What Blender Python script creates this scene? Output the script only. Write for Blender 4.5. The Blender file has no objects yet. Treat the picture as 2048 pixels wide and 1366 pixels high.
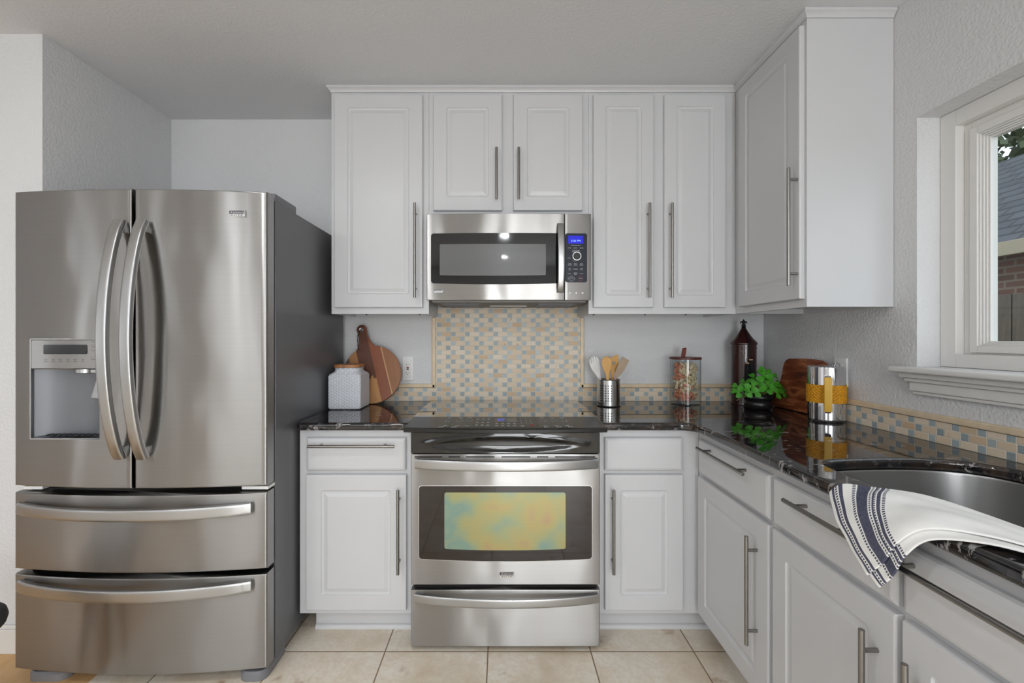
import bpy, bmesh, math, random
from mathutils import Matrix, Vector
random.seed(7)
PI = math.pi
SC = bpy.context.scene
COL = SC.collection
H = 1.25          # eye height
F = 903.0         # focal length in pixels of the 2048 wide frame

# ------------------------------------------------------------------ camera
cam_d = bpy.data.cameras.new('camera')
cam = bpy.data.objects.new('camera', cam_d)
COL.objects.link(cam)
cam.location = (0, 0, H)
cam.rotation_euler = (PI / 2, 0, 0)
cam_d.sensor_width = 36
cam_d.lens = F / 2048 * 36
cam_d.shift_x = 21 / 2048
cam_d.shift_y = -7 / 2048
cam_d.clip_start = 0.02
SC.camera = cam

# ------------------------------------------------------------------ view, world
SC.view_settings.view_transform = 'Standard'
SC.view_settings.look = 'None'
SC.view_settings.gamma = 1
SC.view_settings.use_curve_mapping = False
SC.view_settings.exposure = -0.2
W = bpy.data.worlds.new('world')
SC.world = W
W.use_nodes = True
bg = W.node_tree.nodes['Background']
bg.inputs[0].default_value = (0.86, 0.93, 1.0, 1)
bg.inputs[1].default_value = 1.9


def lamp(name, kind, loc, energy, size=0.2, size_y=None, rot=(0, 0, 0), color=(1, 1, 1), portal=False, spread=None):
    d = bpy.data.lights.new(name, kind)
    d.energy = energy
    d.color = color
    if kind == 'AREA':
        if size_y:
            d.shape = 'RECTANGLE'
            d.size, d.size_y = size, size_y
        else:
            d.shape = 'DISK'
            d.size = size
        if portal:
            d.cycles.is_portal = True
        if spread:
            d.spread = spread
    o = bpy.data.objects.new(name, d)
    COL.objects.link(o)
    o.location = loc
    o.rotation_euler = rot
    return o


# daylight portals in the window openings
lamp('daylight_portal', 'AREA', (1.60, 0.92, 1.585), 1, 1.3, 0.87, (0, PI / 2, 0), portal=True)
lamp('daylight_portal', 'AREA', (0.6, -3.44, 1.03), 1, 1.8, 2.0, (PI / 2, 0, 0), portal=True)
lamp('daylight_portal', 'AREA', (-2.4, -3.44, 1.5), 1, 1.6, 1.2, (PI / 2, 0, 0), portal=True)
# added fill lamps just outside the rear openings, to lift the frontal light
lamp('fill_light', 'AREA', (0.55, -3.52, 1.03), 84, 1.5, 1.8, (PI / 2, 0, 0), (.95, .98, 1))
lamp('fill_light', 'AREA', (-2.4, -3.52, 1.5), 14, 1.5, 1.1, (PI / 2, 0, 0), (.95, .98, 1))
lamp('daylight_portal', 'AREA', (-4.44, -1.9, 1.25), 1, .24, 1.9, (0, -PI / 2, 0), portal=True)
lamp('daylight_portal', 'AREA', (-4.44, -.95, 1.25), 1, .24, 1.9, (0, -PI / 2, 0), portal=True)
for yy in (-1.9, -.95):
    lamp('fill_light', 'AREA', (-4.46, yy, 1.25), 24, .2, 1.8, (0, -PI / 2, 0), (.95, .98, 1))  # fill lamps added at the narrow left windows, for cabinet fronts and steel
CEIL_W = 9
CEIL_SPOTS = [(0.02, -1.1), (-1.9, -1.1), (-0.95, 0.35), (0.02, -2.5), (-1.9, -2.5), (-3.3, -1.6)]


# ------------------------------------------------------------------ colours and materials
def lin(c):
    return tuple(((x / 255) / 12.92 if x / 255 <= 0.04045 else ((x / 255 + 0.055) / 1.055) ** 2.4) for x in c) + (1,)


class NT:
    """small helper round a node tree"""
    def __init__(s, name):
        s.m = bpy.data.materials.new(name)
        s.m.use_nodes = True
        s.t = s.m.node_tree
        s.b = s.t.nodes['Principled BSDF']
        s.out = s.t.nodes['Material Output']

    def n(s, kind, **kw):
        x = s.t.nodes.new(kind)
        for k, v in kw.items():
            if k.startswith('i_'):
                key = k[2:]
                key = int(key) if key.isdigit() else key.replace('_', ' ')
                x.inputs[key].default_value = v
            else:
                setattr(x, k, v)
        return x

    def l(s, a, b):
        s.t.links.new(a, b)

    def math(s, op, a, b=None, c=None, clamp=False):
        x = s.t.nodes.new('ShaderNodeMath')
        x.operation = op
        x.use_clamp = clamp
        for i, v in enumerate((a, b, c)):
            if v is None:
                continue
            if isinstance(v, (int, float)):
                x.inputs[i].default_value = v
            else:
                s.l(v, x.inputs[i])
        return x.outputs[0]

    def mix(s, f, a, b, blend='MIX'):
        x = s.t.nodes.new('ShaderNodeMix')
        x.data_type = 'RGBA'
        x.blend_type = blend
        for i, v in ((0, f), (6, a), (7, b)):
            if isinstance(v, (int, float)):
                x.inputs[i].default_value = v
            elif isinstance(v, tuple):
                x.inputs[i].default_value = v
            else:
                s.l(v, x.inputs[i])
        return x.outputs[2]

    def coord(s, scale=(1, 1, 1), rot=(0, 0, 0), loc=(0, 0, 0), which='Object'):
        tc = s.t.nodes.new('ShaderNodeTexCoord')
        mp = s.t.nodes.new('ShaderNodeMapping')
        mp.inputs['Scale'].default_value = scale
        mp.inputs['Rotation'].default_value = rot
        mp.inputs['Location'].default_value = loc
        s.l(tc.outputs[which], mp.inputs[0])
        return mp.outputs[0]

    def sep(s, v):
        x = s.t.nodes.new('ShaderNodeSeparateXYZ')
        s.l(v, x.inputs[0])
        return x.outputs

    def noise(s, v, scale, detail=3, rough=0.5, out=0):
        x = s.t.nodes.new('ShaderNodeTexNoise')
        x.inputs['Scale'].default_value = scale
        x.inputs['Detail'].default_value = detail
        x.inputs['Roughness'].default_value = rough
        if v is not None:
            s.l(v, x.inputs['Vector'])
        return x.outputs[out]

    def ramp(s, f, stops, interp='LINEAR'):
        x = s.t.nodes.new('ShaderNodeValToRGB')
        x.color_ramp.interpolation = interp
        e = x.color_ramp.elements
        while len(e) > 1:
            e.remove(e[-1])
        e[0].position, e[0].color = stops[0]
        for p, c in stops[1:]:
            k = e.new(p)
            k.color = c
        s.l(f, x.inputs[0])
        return x.outputs[0]

    def bump(s, h, strength, dist=0.002):
        x = s.t.nodes.new('ShaderNodeBump')
        x.inputs['Strength'].default_value = strength
        x.inputs['Distance'].default_value = dist
        s.l(h, x.inputs['Height'])
        s.l(x.outputs[0], s.b.inputs['Normal'])

    def set(s, **kw):
        for k, v in kw.items():
            k = k.replace('_', ' ')
            if isinstance(v, (int, float, tuple)):
                s.b.inputs[k].default_value = v
            else:
                s.l(v, s.b.inputs[k])
        return s


def simple(name, rgb, rough=0.5, metal=0.0, spec=0.5, var=0.06, scale=30, bump=0, bscale=200, coat=0, emit=0):
    t = NT(name)
    c = lin(rgb)
    v = t.coord()
    nz = t.noise(v, scale, 3)
    dark = tuple(x * (1 - var) for x in c[:3]) + (1,)
    lite = tuple(min(1, x * (1 + var)) for x in c[:3]) + (1,)
    t.set(Base_Color=t.mix(nz, dark, lite), Roughness=rough, Metallic=metal, Specular_IOR_Level=spec, Coat_Weight=coat)
    if bump:
        t.bump(t.noise(v, bscale, 2), bump)
    if emit:
        t.b.inputs['Emission Color'].default_value = c
        t.b.inputs['Emission Strength'].default_value = emit
    return t.m


def wall_paint(name, rgb, strength=0.35):
    t = NT(name)
    v = t.coord()
    h = t.ramp(t.noise(v, 95, 2, 0.5), [(0.35, (0, 0, 0, 1)), (0.65, (1, 1, 1, 1))])
    c = lin(rgb)
    t.set(Base_Color=t.mix(t.noise(v, 3, 2), tuple(x * 0.97 for x in c[:3]) + (1,), c), Roughness=0.75, Specular_IOR_Level=0.25)
    t.bump(h, strength, 0.003)
    return t.m


def stainless(name, rgb=(176, 173, 169), rough=0.26, aniso=0.75, wave=0.25, brush='X'):
    t = NT(name)
    c = lin(rgb)
    st = (1.2, 1.2, 420) if brush == 'X' else (420, 420, 1.2)
    v = t.coord(st)
    nz = t.noise(v, 1.5, 3, 0.6)
    tan = t.n('ShaderNodeTangent', direction_type='RADIAL', axis='Z')
    t.l(tan.outputs[0], t.b.inputs['Tangent'])
    t.set(Base_Color=t.mix(nz, tuple(x * 0.93 for x in c[:3]) + (1,), tuple(min(1, x * 1.05) for x in c[:3]) + (1,)),
          Metallic=1.0, Roughness=rough, Anisotropic=aniso, Anisotropic_Rotation=0.25 if brush == 'X' else 0.0)
    if wave:
        w = t.noise(t.coord((1, 1, 0.5)), 5.5, 1, 0.4)
        t.bump(w, wave, 0.02)
    return t.m


def wood(name, stops, scale=(2, 2, 16), rough=0.45, dist=4.0):
    t = NT(name)
    v = t.coord(scale)
    n = t.noise(v, 3.0, 5, 0.6)
    n2 = t.noise(t.coord(tuple(x * 6 for x in scale)), 4.0, 3, 0.6)
    f = t.math('ADD', t.math('MULTIPLY', n, 0.75), t.math('MULTIPLY', n2, 0.25))
    t.set(Base_Color=t.ramp(f, [(p, lin(c)) for p, c in stops]), Roughness=rough)
    t.bump(n2, 0.12, 0.001)
    return t.m


M = {}
M['wall'] = wall_paint('wall paint', (220, 220, 221))
M['ceiling'] = wall_paint('ceiling paint', (222, 222, 224), 0.2)
M['cab'] = simple('white cabinet paint', (207, 207, 209), 0.33, var=0.015, scale=6, bump=0.04, bscale=260)
M['trim'] = simple('white trim paint', (228, 226, 223), 0.35, var=0.015, scale=8)
M['nickel'] = stainless('brushed nickel', (150, 147, 143), 0.3, 0.3, 0)
M['steel'] = stainless('brushed stainless front', (164, 162, 160), 0.30, 1.0, 0.34)
M['steel_hi'] = stainless('stainless handle', (184, 184, 184), 0.33, 0.4, 0)
M['steel_dk'] = simple('dark inner steel', (90, 90, 92), 0.4, metal=0.8)
M['fridge_side'] = simple('grey textured fridge side', (104, 104, 107), 0.33, metal=0.15, var=0.03, bump=0.05, bscale=400)
M['grey_plastic'] = simple('grey plastic', (122, 122, 126), 0.5)
M['disp'] = simple('dispenser grey', (118, 120, 125), 0.42, metal=0.3, var=0.03)
M['black'] = simple('black plastic', (20, 20, 21), 0.4)
M['gap'] = simple('dark gap', (12, 12, 13), 0.8)
M['gloss_black'] = simple('glossy black enamel', (22, 20, 18), 0.07, var=0.03, coat=0.3)
M['cooktop'] = simple('black ceramic glass', (10, 10, 11), 0.03, spec=0.8, coat=1.0)
M['mark'] = simple('white printed marks', (190, 192, 196), 0.5)
M['mark_dark'] = simple('grey printed marks', (84, 84, 86), 0.5)
M['mark_red'] = simple('red printed marks', (170, 60, 60), 0.5)
M['navy'] = simple('navy control face', (17, 27, 42), 0.2)
M['screen_blue'] = simple('lit blue display', (14, 22, 200), 0.3, emit=0.4, var=0.02)
M['digit'] = simple('display digits', (150, 190, 255), 0.4, emit=0.9, var=0.0)
M['digit_dim'] = simple('small blue digits', (50, 90, 220), 0.4, emit=0.6, var=0.0)
M['screen_dark'] = simple('dark display', (34, 34, 36), 0.1)
M['chrome'] = simple('polished chrome', (222, 222, 225), 0.05, metal=1, var=0.02)
M['badge'] = simple('badge silver', (215, 215, 215), 0.25, metal=0.9)
M['red'] = simple('red button', (150, 30, 30), 0.4)
M['white_plastic'] = simple('white plastic', (232, 232, 230), 0.35, var=0.01)
M['ceramic'] = simple('white ceramic', (226, 229, 236), 0.22, var=0.02)
M['bamboo'] = wood('bamboo', [(0.3, (196, 140, 66)), (0.7, (224, 176, 100))], (6, 6, 1.5))
M['grey_wood'] = wood('weathered beech', [(0.3, (140, 116, 92)), (0.7, (182, 158, 130))], (6, 6, 1.5))
M['lid_wood'] = wood('reddish lid wood', [(0.3, (70, 28, 22)), (0.7, (104, 46, 36))], (6, 20, 6))
M['leather'] = simple('brown red leather', (112, 46, 36), 0.55, bump=0.1)
M['pasta_cream'] = simple('cream pasta', (232, 214, 176), 0.6)
M['pasta_orange'] = simple('tomato pasta', (220, 146, 112), 0.6)
M['bronze'] = simple('dark bronze ceramic', (52, 24, 20), 0.22, var=0.3, scale=18, bump=0.35, bscale=55, coat=0.3)
M['black_iron'] = simple('black iron', (22, 20, 19), 0.45, metal=0.4)
M['tassel'] = simple('black tassel yarn', (14, 15, 19), 0.85, bump=0.5, bscale=300)
M['bead'] = simple('tan wooden bead', (176, 150, 118), 0.5)
M['pot'] = simple('matt black pot', (24, 23, 25), 0.35)
M['soil'] = simple('soil', (48, 36, 28), 0.9, var=0.4, bump=0.6)
M['stem'] = simple('pale green stem', (126, 138, 60), 0.6)
M['wicker'] = simple('yellow wicker', (218, 154, 26), 0.5, var=0.4, scale=110)
M['handle_yellow'] = simple('yellow carafe handle', (222, 176, 62), 0.45, var=0.05)
M['wood_floor'] = wood('honey plank floor', [(0.3, (202, 156, 102)), (0.7, (224, 184, 130))], (8, 1, 1), 0.4)
M['slate'] = simple('dark stool vinyl', (20, 21, 23), 0.5)
M['fence'] = wood('weathered fence wood', [(0.3, (66, 58, 50)), (0.7, (98, 88, 77))], (8, 8, 1), 0.85)
M['fascia'] = simple('tan fascia', (150, 140, 118), 0.6)
M['bark'] = simple('bark', (80, 66, 52), 0.9, var=0.3)
M['lampglow'] = simple('lit lamp lens', (250, 250, 255), 0.5, emit=6.0, var=0.0)
M['ground'] = simple('dry lawn', (92, 92, 62), 0.95, var=0.3)


def leaf_mat(name, a, b):
    t = NT(name)
    n = t.noise(t.coord(), 45, 3)
    t.set(Base_Color=t.mix(n, lin(a), lin(b)), Roughness=0.45, Subsurface_Weight=0.1)
    t.b.inputs['Subsurface Radius'].default_value = (0.004, 0.006, 0.002)
    return t.m


M['leaf'] = leaf_mat('clover leaf', (28, 112, 18), (90, 176, 46))
M['tree'] = leaf_mat('tree leaves', (40, 52, 34), (92, 106, 66))


def glass(name, tint=(0.96, 0.98, 0.98, 1), refl=1.0):
    t = NT(name)
    tr = t.n('ShaderNodeBsdfTransparent')
    tr.inputs[0].default_value = tint
    gl = t.n('ShaderNodeBsdfGlossy')
    gl.inputs['Roughness'].default_value = 0.01
    fr = t.n('ShaderNodeFresnel')
    fr.inputs[0].default_value = 1.45
    mx = t.n('ShaderNodeMixShader')
    geo = t.n('ShaderNodeNewGeometry')
    f = t.math('MULTIPLY', fr.outputs[0], refl)
    f = t.math('MULTIPLY', f, t.math('SUBTRACT', 1.0, geo.outputs['Backfacing']))
    t.l(f, mx.inputs[0])
    t.l(tr.outputs[0], mx.inputs[1])
    t.l(gl.outputs[0], mx.inputs[2])
    t.l(mx.outputs[0], t.out.inputs[0])
    return t.m


M['glass'] = glass('window glass', refl=0.8)
M['jar_glass'] = glass('jar glass', (0.955, 0.97, 0.975, 1), 1.6)


def granite():
    t = NT('black granite')
    v = t.coord()
    vor = t.n('ShaderNodeTexVoronoi')
    vor.inputs['Scale'].default_value = 95
    t.l(v, vor.inputs['Vector'])
    vs = t.sep(vor.outputs['Color'])
    base = t.ramp(vs[0], [(0.0, lin((12, 12, 14))), (0.6, lin((22, 22, 25))), (0.82, lin((40, 37, 36))), (1.0, lin((64, 62, 64)))])
    big = t.noise(t.coord((1, 1.3, 1)), 13, 4, 0.62)
    brown = t.ramp(big, [(0.48, (0, 0, 0, 1)), (0.64, (1, 1, 1, 1))])
    c = t.mix(t.math('MULTIPLY', brown, 0.55), base, lin((70, 54, 44)))
    fl = t.ramp(t.noise(t.coord((1, 2.6, 1)), 17, 5, 0.7), [(0.60, (0, 0, 0, 1)), (0.63, (1, 1, 1, 1))])
    c = t.mix(t.math('MULTIPLY', fl, 0.8), c, lin((158, 154, 154)))
    t.set(Base_Color=c, Roughness=0.03, Specular_IOR_Level=0.8)
    return t.m


M['granite'] = granite()


def mosaic(name, axis, phase_u, phase_z):
    """stone bricks 2:1 with small glass squares, rows staggered"""
    t = NT(name)
    tc = t.n('ShaderNodeTexCoord')
    s = t.sep(tc.outputs['Object'])
    PER, ROW = 0.0780, 0.0254
    zr = t.math('DIVIDE', t.math('SUBTRACT', s[2], phase_z), ROW)
    row = t.math('FLOOR', zr)
    fz = t.math('FRACT', zr)
    odd = t.math('FLOORED_MODULO', row, 2.0)
    u = t.math('DIVIDE', t.math('SUBTRACT', s[axis], phase_u), PER)
    u = t.math('ADD', u, t.math('MULTIPLY', odd, 0.36))
    iu = t.math('FLOOR', u)
    fu = t.math('FRACT', u)
    isg = t.math('LESS_THAN', fu, 0.335)
    # distance to the joints
    g = 0.026
    a1 = t.math('MINIMUM', fu, t.math('SUBTRACT', 1.0, fu))
    a2 = t.math('ABSOLUTE', t.math('SUBTRACT', fu, 0.335))
    du = t.math('MINIMUM', a1, a2)
    dz = t.math('MULTIPLY', t.math('MINIMUM', fz, t.math('SUBTRACT', 1.0, fz)), ROW / PER)
    d = t.math('MINIMUM', du, dz)
    joint = t.ramp(d, [(g * 0.55, (1, 1, 1, 1)), (g, (0, 0, 0, 1))])
    comb = t.n('ShaderNodeCombineXYZ')
    t.l(iu, comb.inputs[0])
    t.l(row, comb.inputs[1])
    t.l(isg, comb.inputs[2])
    wn = t.n('ShaderNodeTexWhiteNoise')
    t.l(comb.outputs[0], wn.inputs['Vector'])
    rnd = wn.outputs['Value']
    stone = t.ramp(rnd, [(0.0, lin((232, 220, 202))), (0.4, lin((226, 211, 188))), (0.7, lin((219, 199, 172))), (0.9, lin((212, 186, 152))), (1.0, lin((200, 168, 130)))])
    mott = t.noise(t.coord(), 75, 4, 0.65)
    stone = t.mix(t.math('MULTIPLY', mott, 0.5), stone, lin((218, 196, 170)))
    spots = t.ramp(t.noise(t.coord(), 28, 2), [(0.70, (0, 0, 0, 1)), (0.76, (1, 1, 1, 1))])
    stone = t.mix(t.math('MULTIPLY', spots, 0.5), stone, lin((140, 98, 62)))
    gls = t.ramp(rnd, [(0.0, lin((146, 158, 162))), (0.5, lin((164, 176, 180))), (1.0, lin((180, 190, 190)))])
    c = t.mix(isg, stone, gls)
    c = t.mix(joint, c, lin((222, 214, 200)))
    rough = t.math('SUBTRACT', 0.5, t.math('MULTIPLY', isg, 0.12))
    rough = t.math('ADD', rough, t.math('MULTIPLY', joint, 0.3), clamp=True)
    t.set(Base_Color=c, Roughness=rough)
    hh = t.math('ADD', t.math('SUBTRACT', 1.0, joint), t.math('MULTIPLY', mott, 0.15))
    hh = t.math('SUBTRACT', hh, t.math('MULTIPLY', isg, 0.35))
    t.bump(hh, 0.5, 0.0015)
    return t.m


def floor_tile():
    t = NT('travertine floor tile')
    tc = t.n('ShaderNodeTexCoord')
    s = t.sep(tc.outputs['Object'])
    T = 0.41
    u = t.math('DIVIDE', t.math('ADD', s[0], 0.464 + 10 * T), T)
    v = t.math('DIVIDE', t.math('ADD', s[1], -1.80 + 20 * T), T)
    fu, fv = t.math('FRACT', u), t.math('FRACT', v)
    du = t.math('MINIMUM', fu, t.math('SUBTRACT', 1.0, fu))
    dv = t.math('MINIMUM', fv, t.math('SUBTRACT', 1.0, fv))
    d = t.math('MINIMUM', du, dv)
    joint = t.ramp(d, [(0.004, (1, 1, 1, 1)), (0.0075, (0, 0, 0, 1))])
    comb = t.n('ShaderNodeCombineXYZ')
    t.l(t.math('FLOOR', u), comb.inputs[0])
    t.l(t.math('FLOOR', v), comb.inputs[1])
    wn = t.n('ShaderNodeTexWhiteNoise')
    t.l(comb.outputs[0], wn.inputs['Vector'])
    va = t.n('ShaderNodeVectorMath', operation='ADD')
    vm = t.n('ShaderNodeVectorMath', operation='SCALE')
    t.l(wn.outputs['Color'], vm.inputs[0])
    vm.inputs['Scale'].default_value = 9.0
    t.l(tc.outputs['Object'], va.inputs[0])
    t.l(vm.outputs[0], va.inputs[1])
    n1 = t.noise(va.outputs[0], 4.0, 6, 0.62)
    n2 = t.noise(va.outputs[0], 60, 3, 0.6)
    c = t.ramp(n1, [(0.32, lin((212, 192, 166))), (0.44, lin((229, 215, 195))), (0.54, lin((239, 229, 213))), (0.66, lin((244, 237, 225)))])
    c = t.mix(t.math('MULTIPLY', t.ramp(n2, [(0.4, (0, 0, 0, 1)), (0.7, (1, 1, 1, 1))]), 0.5), c, lin((220, 202, 176)))
    st = t.ramp(t.noise(va.outputs[0], 7.5, 3, 0.6), [(0.62, (0, 0, 0, 1)), (0.74, (1, 1, 1, 1))])
    c = t.mix(t.math('MULTIPLY', st, 0.6), c, lin((158, 120, 78)))
    c = t.mix(joint, c, lin((140, 116, 90)))
    t.set(Base_Color=c, Roughness=t.math('ADD', 0.3, t.math('MULTIPLY', joint, 0.4)))
    t.bump(t.math('SUBTRACT', t.math('MULTIPLY', n2, 0.1), joint), 0.3, 0.002)
    return t.m


M['tile'] = floor_tile()


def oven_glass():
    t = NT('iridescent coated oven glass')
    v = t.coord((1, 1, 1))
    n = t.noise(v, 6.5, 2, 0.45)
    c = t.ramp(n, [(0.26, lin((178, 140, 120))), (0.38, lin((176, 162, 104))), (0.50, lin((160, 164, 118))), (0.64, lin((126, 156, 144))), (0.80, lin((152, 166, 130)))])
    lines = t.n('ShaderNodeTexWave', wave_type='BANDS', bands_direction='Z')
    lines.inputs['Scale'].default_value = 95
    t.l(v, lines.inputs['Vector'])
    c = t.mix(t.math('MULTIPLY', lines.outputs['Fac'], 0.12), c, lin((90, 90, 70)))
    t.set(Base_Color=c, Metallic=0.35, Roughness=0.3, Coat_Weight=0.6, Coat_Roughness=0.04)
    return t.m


M['oven_inner'] = oven_glass()
M['oven_glass'] = simple('brown black oven glass', (38, 30, 26), 0.05, var=0.04, coat=0.5)
M['micro_glass'] = simple('black microwave glass', (13, 13, 14), 0.06, var=0.04, coat=0.3)


def micro_mesh():
    t = NT('grey mesh screen')
    v = t.coord()
    ch = t.n('ShaderNodeTexChecker')
    ch.inputs['Scale'].default_value = 700
    t.l(v, ch.inputs['Vector'])
    t.set(Base_Color=t.mix(ch.outputs['Fac'], lin((60, 60, 61)), lin((120, 120, 121))), Roughness=0.25, Coat_Weight=0.5, Coat_Roughness=0.04)
    return t.m


M['micro_mesh'] = micro_mesh()


def canister_mat():
    t = NT('embossed honeycomb ceramic')
    s = t.sep(t.coord())
    u = t.math('ADD', s[0], s[1])
    k = 2 * PI / 0.0125
    a = t.math('COSINE', t.math('MULTIPLY', u, k))
    b = t.math('COSINE', t.math('ADD', t.math('MULTIPLY', u, k * 0.5), t.math('MULTIPLY', s[2], k * 0.866)))
    c = t.math('COSINE', t.math('SUBTRACT', t.math('MULTIPLY', u, k * 0.5), t.math('MULTIPLY', s[2], k * 0.866)))
    h = t.math('ADD', a, t.math('ADD', b, c))
    h = t.ramp(t.math('ADD', t.math('MULTIPLY', h, 0.22), 0.33), [(0.15, (0, 0, 0, 1)), (0.45, (1, 1, 1, 1))])
    t.set(Base_Color=lin((226, 229, 236)), Roughness=0.28)
    t.bump(h, 0.9, 0.003)
    return t.m


M['canister'] = canister_mat()


def round_board():
    t = NT('striped acacia and walnut')
    s = t.sep(t.coord())
    p, q = s[0], s[2]                                     # across the strips, along them
    grain = t.noise(t.coord((30, 30, 3)), 3, 4, 0.6)
    f = t.math('DIVIDE', t.math('ADD', p, 0.16), 0.32)
    K = [(0.0, (84, 72, 62)), (0.19, (186, 132, 84)), (0.33, (92, 50, 30)), (0.56, (148, 80, 46)), (0.735, (212, 168, 114)), (0.755, (160, 104, 62))]
    c = t.ramp(f, [(a, lin(b)) for a, b in K], 'CONSTANT')
    # pale sapwood at the foot of the walnut strip
    edge = t.math('ADD', t.math('MULTIPLY', t.noise(t.coord((22, 22, 5)), 2.2, 2), 0.12), -0.085)
    low = t.math('LESS_THAN', q, edge)
    mid = t.math('MULTIPLY', t.math('GREATER_THAN', f, 0.33), t.math('LESS_THAN', f, 0.56))
    c = t.mix(t.math('MULTIPLY', low, mid), c, lin((202, 148, 92)))
    c = t.mix(t.math('MULTIPLY', grain, 0.45), c, tuple(x * 0.55 for x in lin((110, 62, 34))[:3]) + (1,))
    t.set(Base_Color=c, Roughness=0.4)
    return t.m


M['round_board'] = round_board()


def acacia():
    t = NT('acacia plank')
    v = t.coord((1.0, 0.7, 6.5))
    n = t.noise(v, 4.0, 4, 0.55)
    fine = t.noise(t.coord((4, 4, 60)), 4, 3, 0.6)
    f = t.math('ADD', t.math('MULTIPLY', n, 0.8), t.math('MULTIPLY', fine, 0.2))
    c = t.ramp(f, [(0.34, lin((64, 30, 17))), (0.43, lin((112, 54, 30))), (0.51, lin((142, 76, 44))), (0.565, lin((188, 116, 72))), (0.61, lin((120, 58, 33))), (0.68, lin((84, 40, 24)))])
    t.set(Base_Color=c, Roughness=0.45)
    return t.m


M['acacia'] = acacia()


def towel_mat():
    t = NT('white cotton with navy stripes')
    uv = t.n('ShaderNodeUVMap')
    s = t.sep(uv.outputs[0])
    # s[0] along the towel in metres from the end, s[1] across
    BL = [(0, 0), (.0115, 1), (.0165, 0), (.0185, .6), (.0225, 0), (.0245, 1), (.0305, 0), (.0455, .6), (.0505, 0),
          (.0525, 1), (.0745, 0), (.0775, .6), (.082, 0), (.0845, 1), (.0885, .6), (.0915, 0), (.094, 1), (.1005, 0), (.103, .6), (.1075, 0)]
    f = t.math('DIVIDE', s[0], 0.2)
    mask = t.ramp(f, [(p / 0.2, (v, v, v, 1)) for p, v in BL], 'CONSTANT')
    solid = t.math('GREATER_THAN', mask, 0.9)
    dash = t.math('MULTIPLY', t.math('GREATER_THAN', mask, 0.3),
                  t.math('GREATER_THAN', t.math('FRACT', t.math('MULTIPLY', s[1], 190)), 0.38))
    m = t.math('MAXIMUM', solid, dash)
    nz = t.noise(t.coord(), 240, 2)
    navy = t.mix(nz, lin((52, 55, 78)), lin((112, 114, 132)))
    wh = t.mix(t.noise(t.coord(), 30, 2), lin((240, 240, 238)), lin((250, 250, 248)))
    t.set(Base_Color=t.mix(m, wh, navy), Roughness=0.9, Specular_IOR_Level=0.15)
    t.bump(t.noise(t.coord(), 700, 2), 0.25, 0.001)
    return t.m


M['towel'] = towel_mat()


def holed_steel():
    t = NT('perforated steel')
    s = t.sep(t.coord())
    ang = t.math('ARCTAN2', s[1], s[0])
    NA, RZ = 26, 0.0125
    fa = t.math('SUBTRACT', t.math('FRACT', t.math('ADD', t.math('MULTIPLY', ang, NA / (2 * PI)), 0.0)), 0.5)
    fzz = t.math('DIVIDE', s[2], RZ)
    fz = t.math('SUBTRACT', t.math('FRACT', fzz), 0.5)
    da = t.math('MULTIPLY', fa, 2 * PI * 0.058 / NA)
    dz = t.math('MULTIPLY', fz, RZ)
    r2 = t.math('SQRT', t.math('ADD', t.math('MULTIPLY', da, da), t.math('MULTIPLY', dz, dz)))
    hole = t.math('LESS_THAN', r2, 0.0031)
    band = t.math('MULTIPLY', t.math('GREATER_THAN', s[2], 0.025), t.math('LESS_THAN', s[2], 0.1125))
    # columns come in groups of four with a plain strip between
    grp = t.math('GREATER_THAN', t.math('FRACT', t.math('MULTIPLY', t.math('FLOOR', t.math('ADD', t.math('MULTIPLY', ang, NA / (2 * PI)), 0.0)), 1 / 6.5)), 0.30)
    f = t.math('MULTIPLY', hole, t.math('MULTIPLY', band, grp))
    t.set(Base_Color=t.mix(f, lin((206, 205, 204)), lin((8, 8, 8))), Metallic=t.math('SUBTRACT', 1.0, f), Roughness=0.22)
    return t.m


M['holed'] = holed_steel()


def brick_mat(name, c1, c2, cm, w, h, mortar, swap, rough=0.85):
    t = NT(name)
    s = t.sep(t.coord())
    comb = t.n('ShaderNodeCombineXYZ')
    t.l(s[1], comb.inputs[0])
    t.l(s[2], comb.inputs[1])
    b = t.n('ShaderNodeTexBrick')
    b.inputs['Color1'].default_value = lin(c1)
    b.inputs['Color2'].default_value = lin(c2)
    b.inputs['Mortar'].default_value = lin(cm)
    b.inputs['Scale'].default_value = 1.0
    b.inputs['Brick Width'].default_value = w
    b.inputs['Row Height'].default_value = h
    b.inputs['Mortar Size'].default_value = mortar
    t.l(comb.outputs[0], b.inputs['Vector'])
    c = t.mix(t.math('MULTIPLY', t.noise(t.coord(), 14, 3), 0.4), b.outputs['Color'], lin(cm))
    t.set(Base_Color=c, Roughness=rough)
    return t.m


M['brick'] = brick_mat('house brick', (128, 84, 68), (96, 64, 54), (138, 124, 110), 0.2, 0.075, 0.012, True)
M['shingle'] = brick_mat('roof shingles', (66, 70, 76), (84, 88, 94), (44, 46, 51), 0.3, 0.1, 0.012, False)

# ------------------------------------------------------------------ mesh helpers
WM = {}


def new():
    return bmesh.new()


def merge(dst, src, mtx=None):
    me = bpy.data.meshes.new('tmp')
    src.to_mesh(me)
    src.free()
    if mtx is not None:
        me.transform(mtx)
    dst.from_mesh(me)
    bpy.data.meshes.remove(me)
    return dst


def box(bm, x0, x1, y0, y1, z0, z1, bev=0.0, seg=2, mtx=None):
    b = bmesh.new()
    bmesh.ops.create_cube(b, size=1)
    for v in b.verts:
        v.co = Vector(((x0 + x1) / 2 + v.co.x * (x1 - x0), (y0 + y1) / 2 + v.co.y * (y1 - y0), (z0 + z1) / 2 + v.co.z * (z1 - z0)))
    if bev:
        bmesh.ops.bevel(b, geom=b.edges[:], offset=bev, segments=seg, affect='EDGES', profile=0.5)
    return merge(bm, b, mtx)


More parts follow.
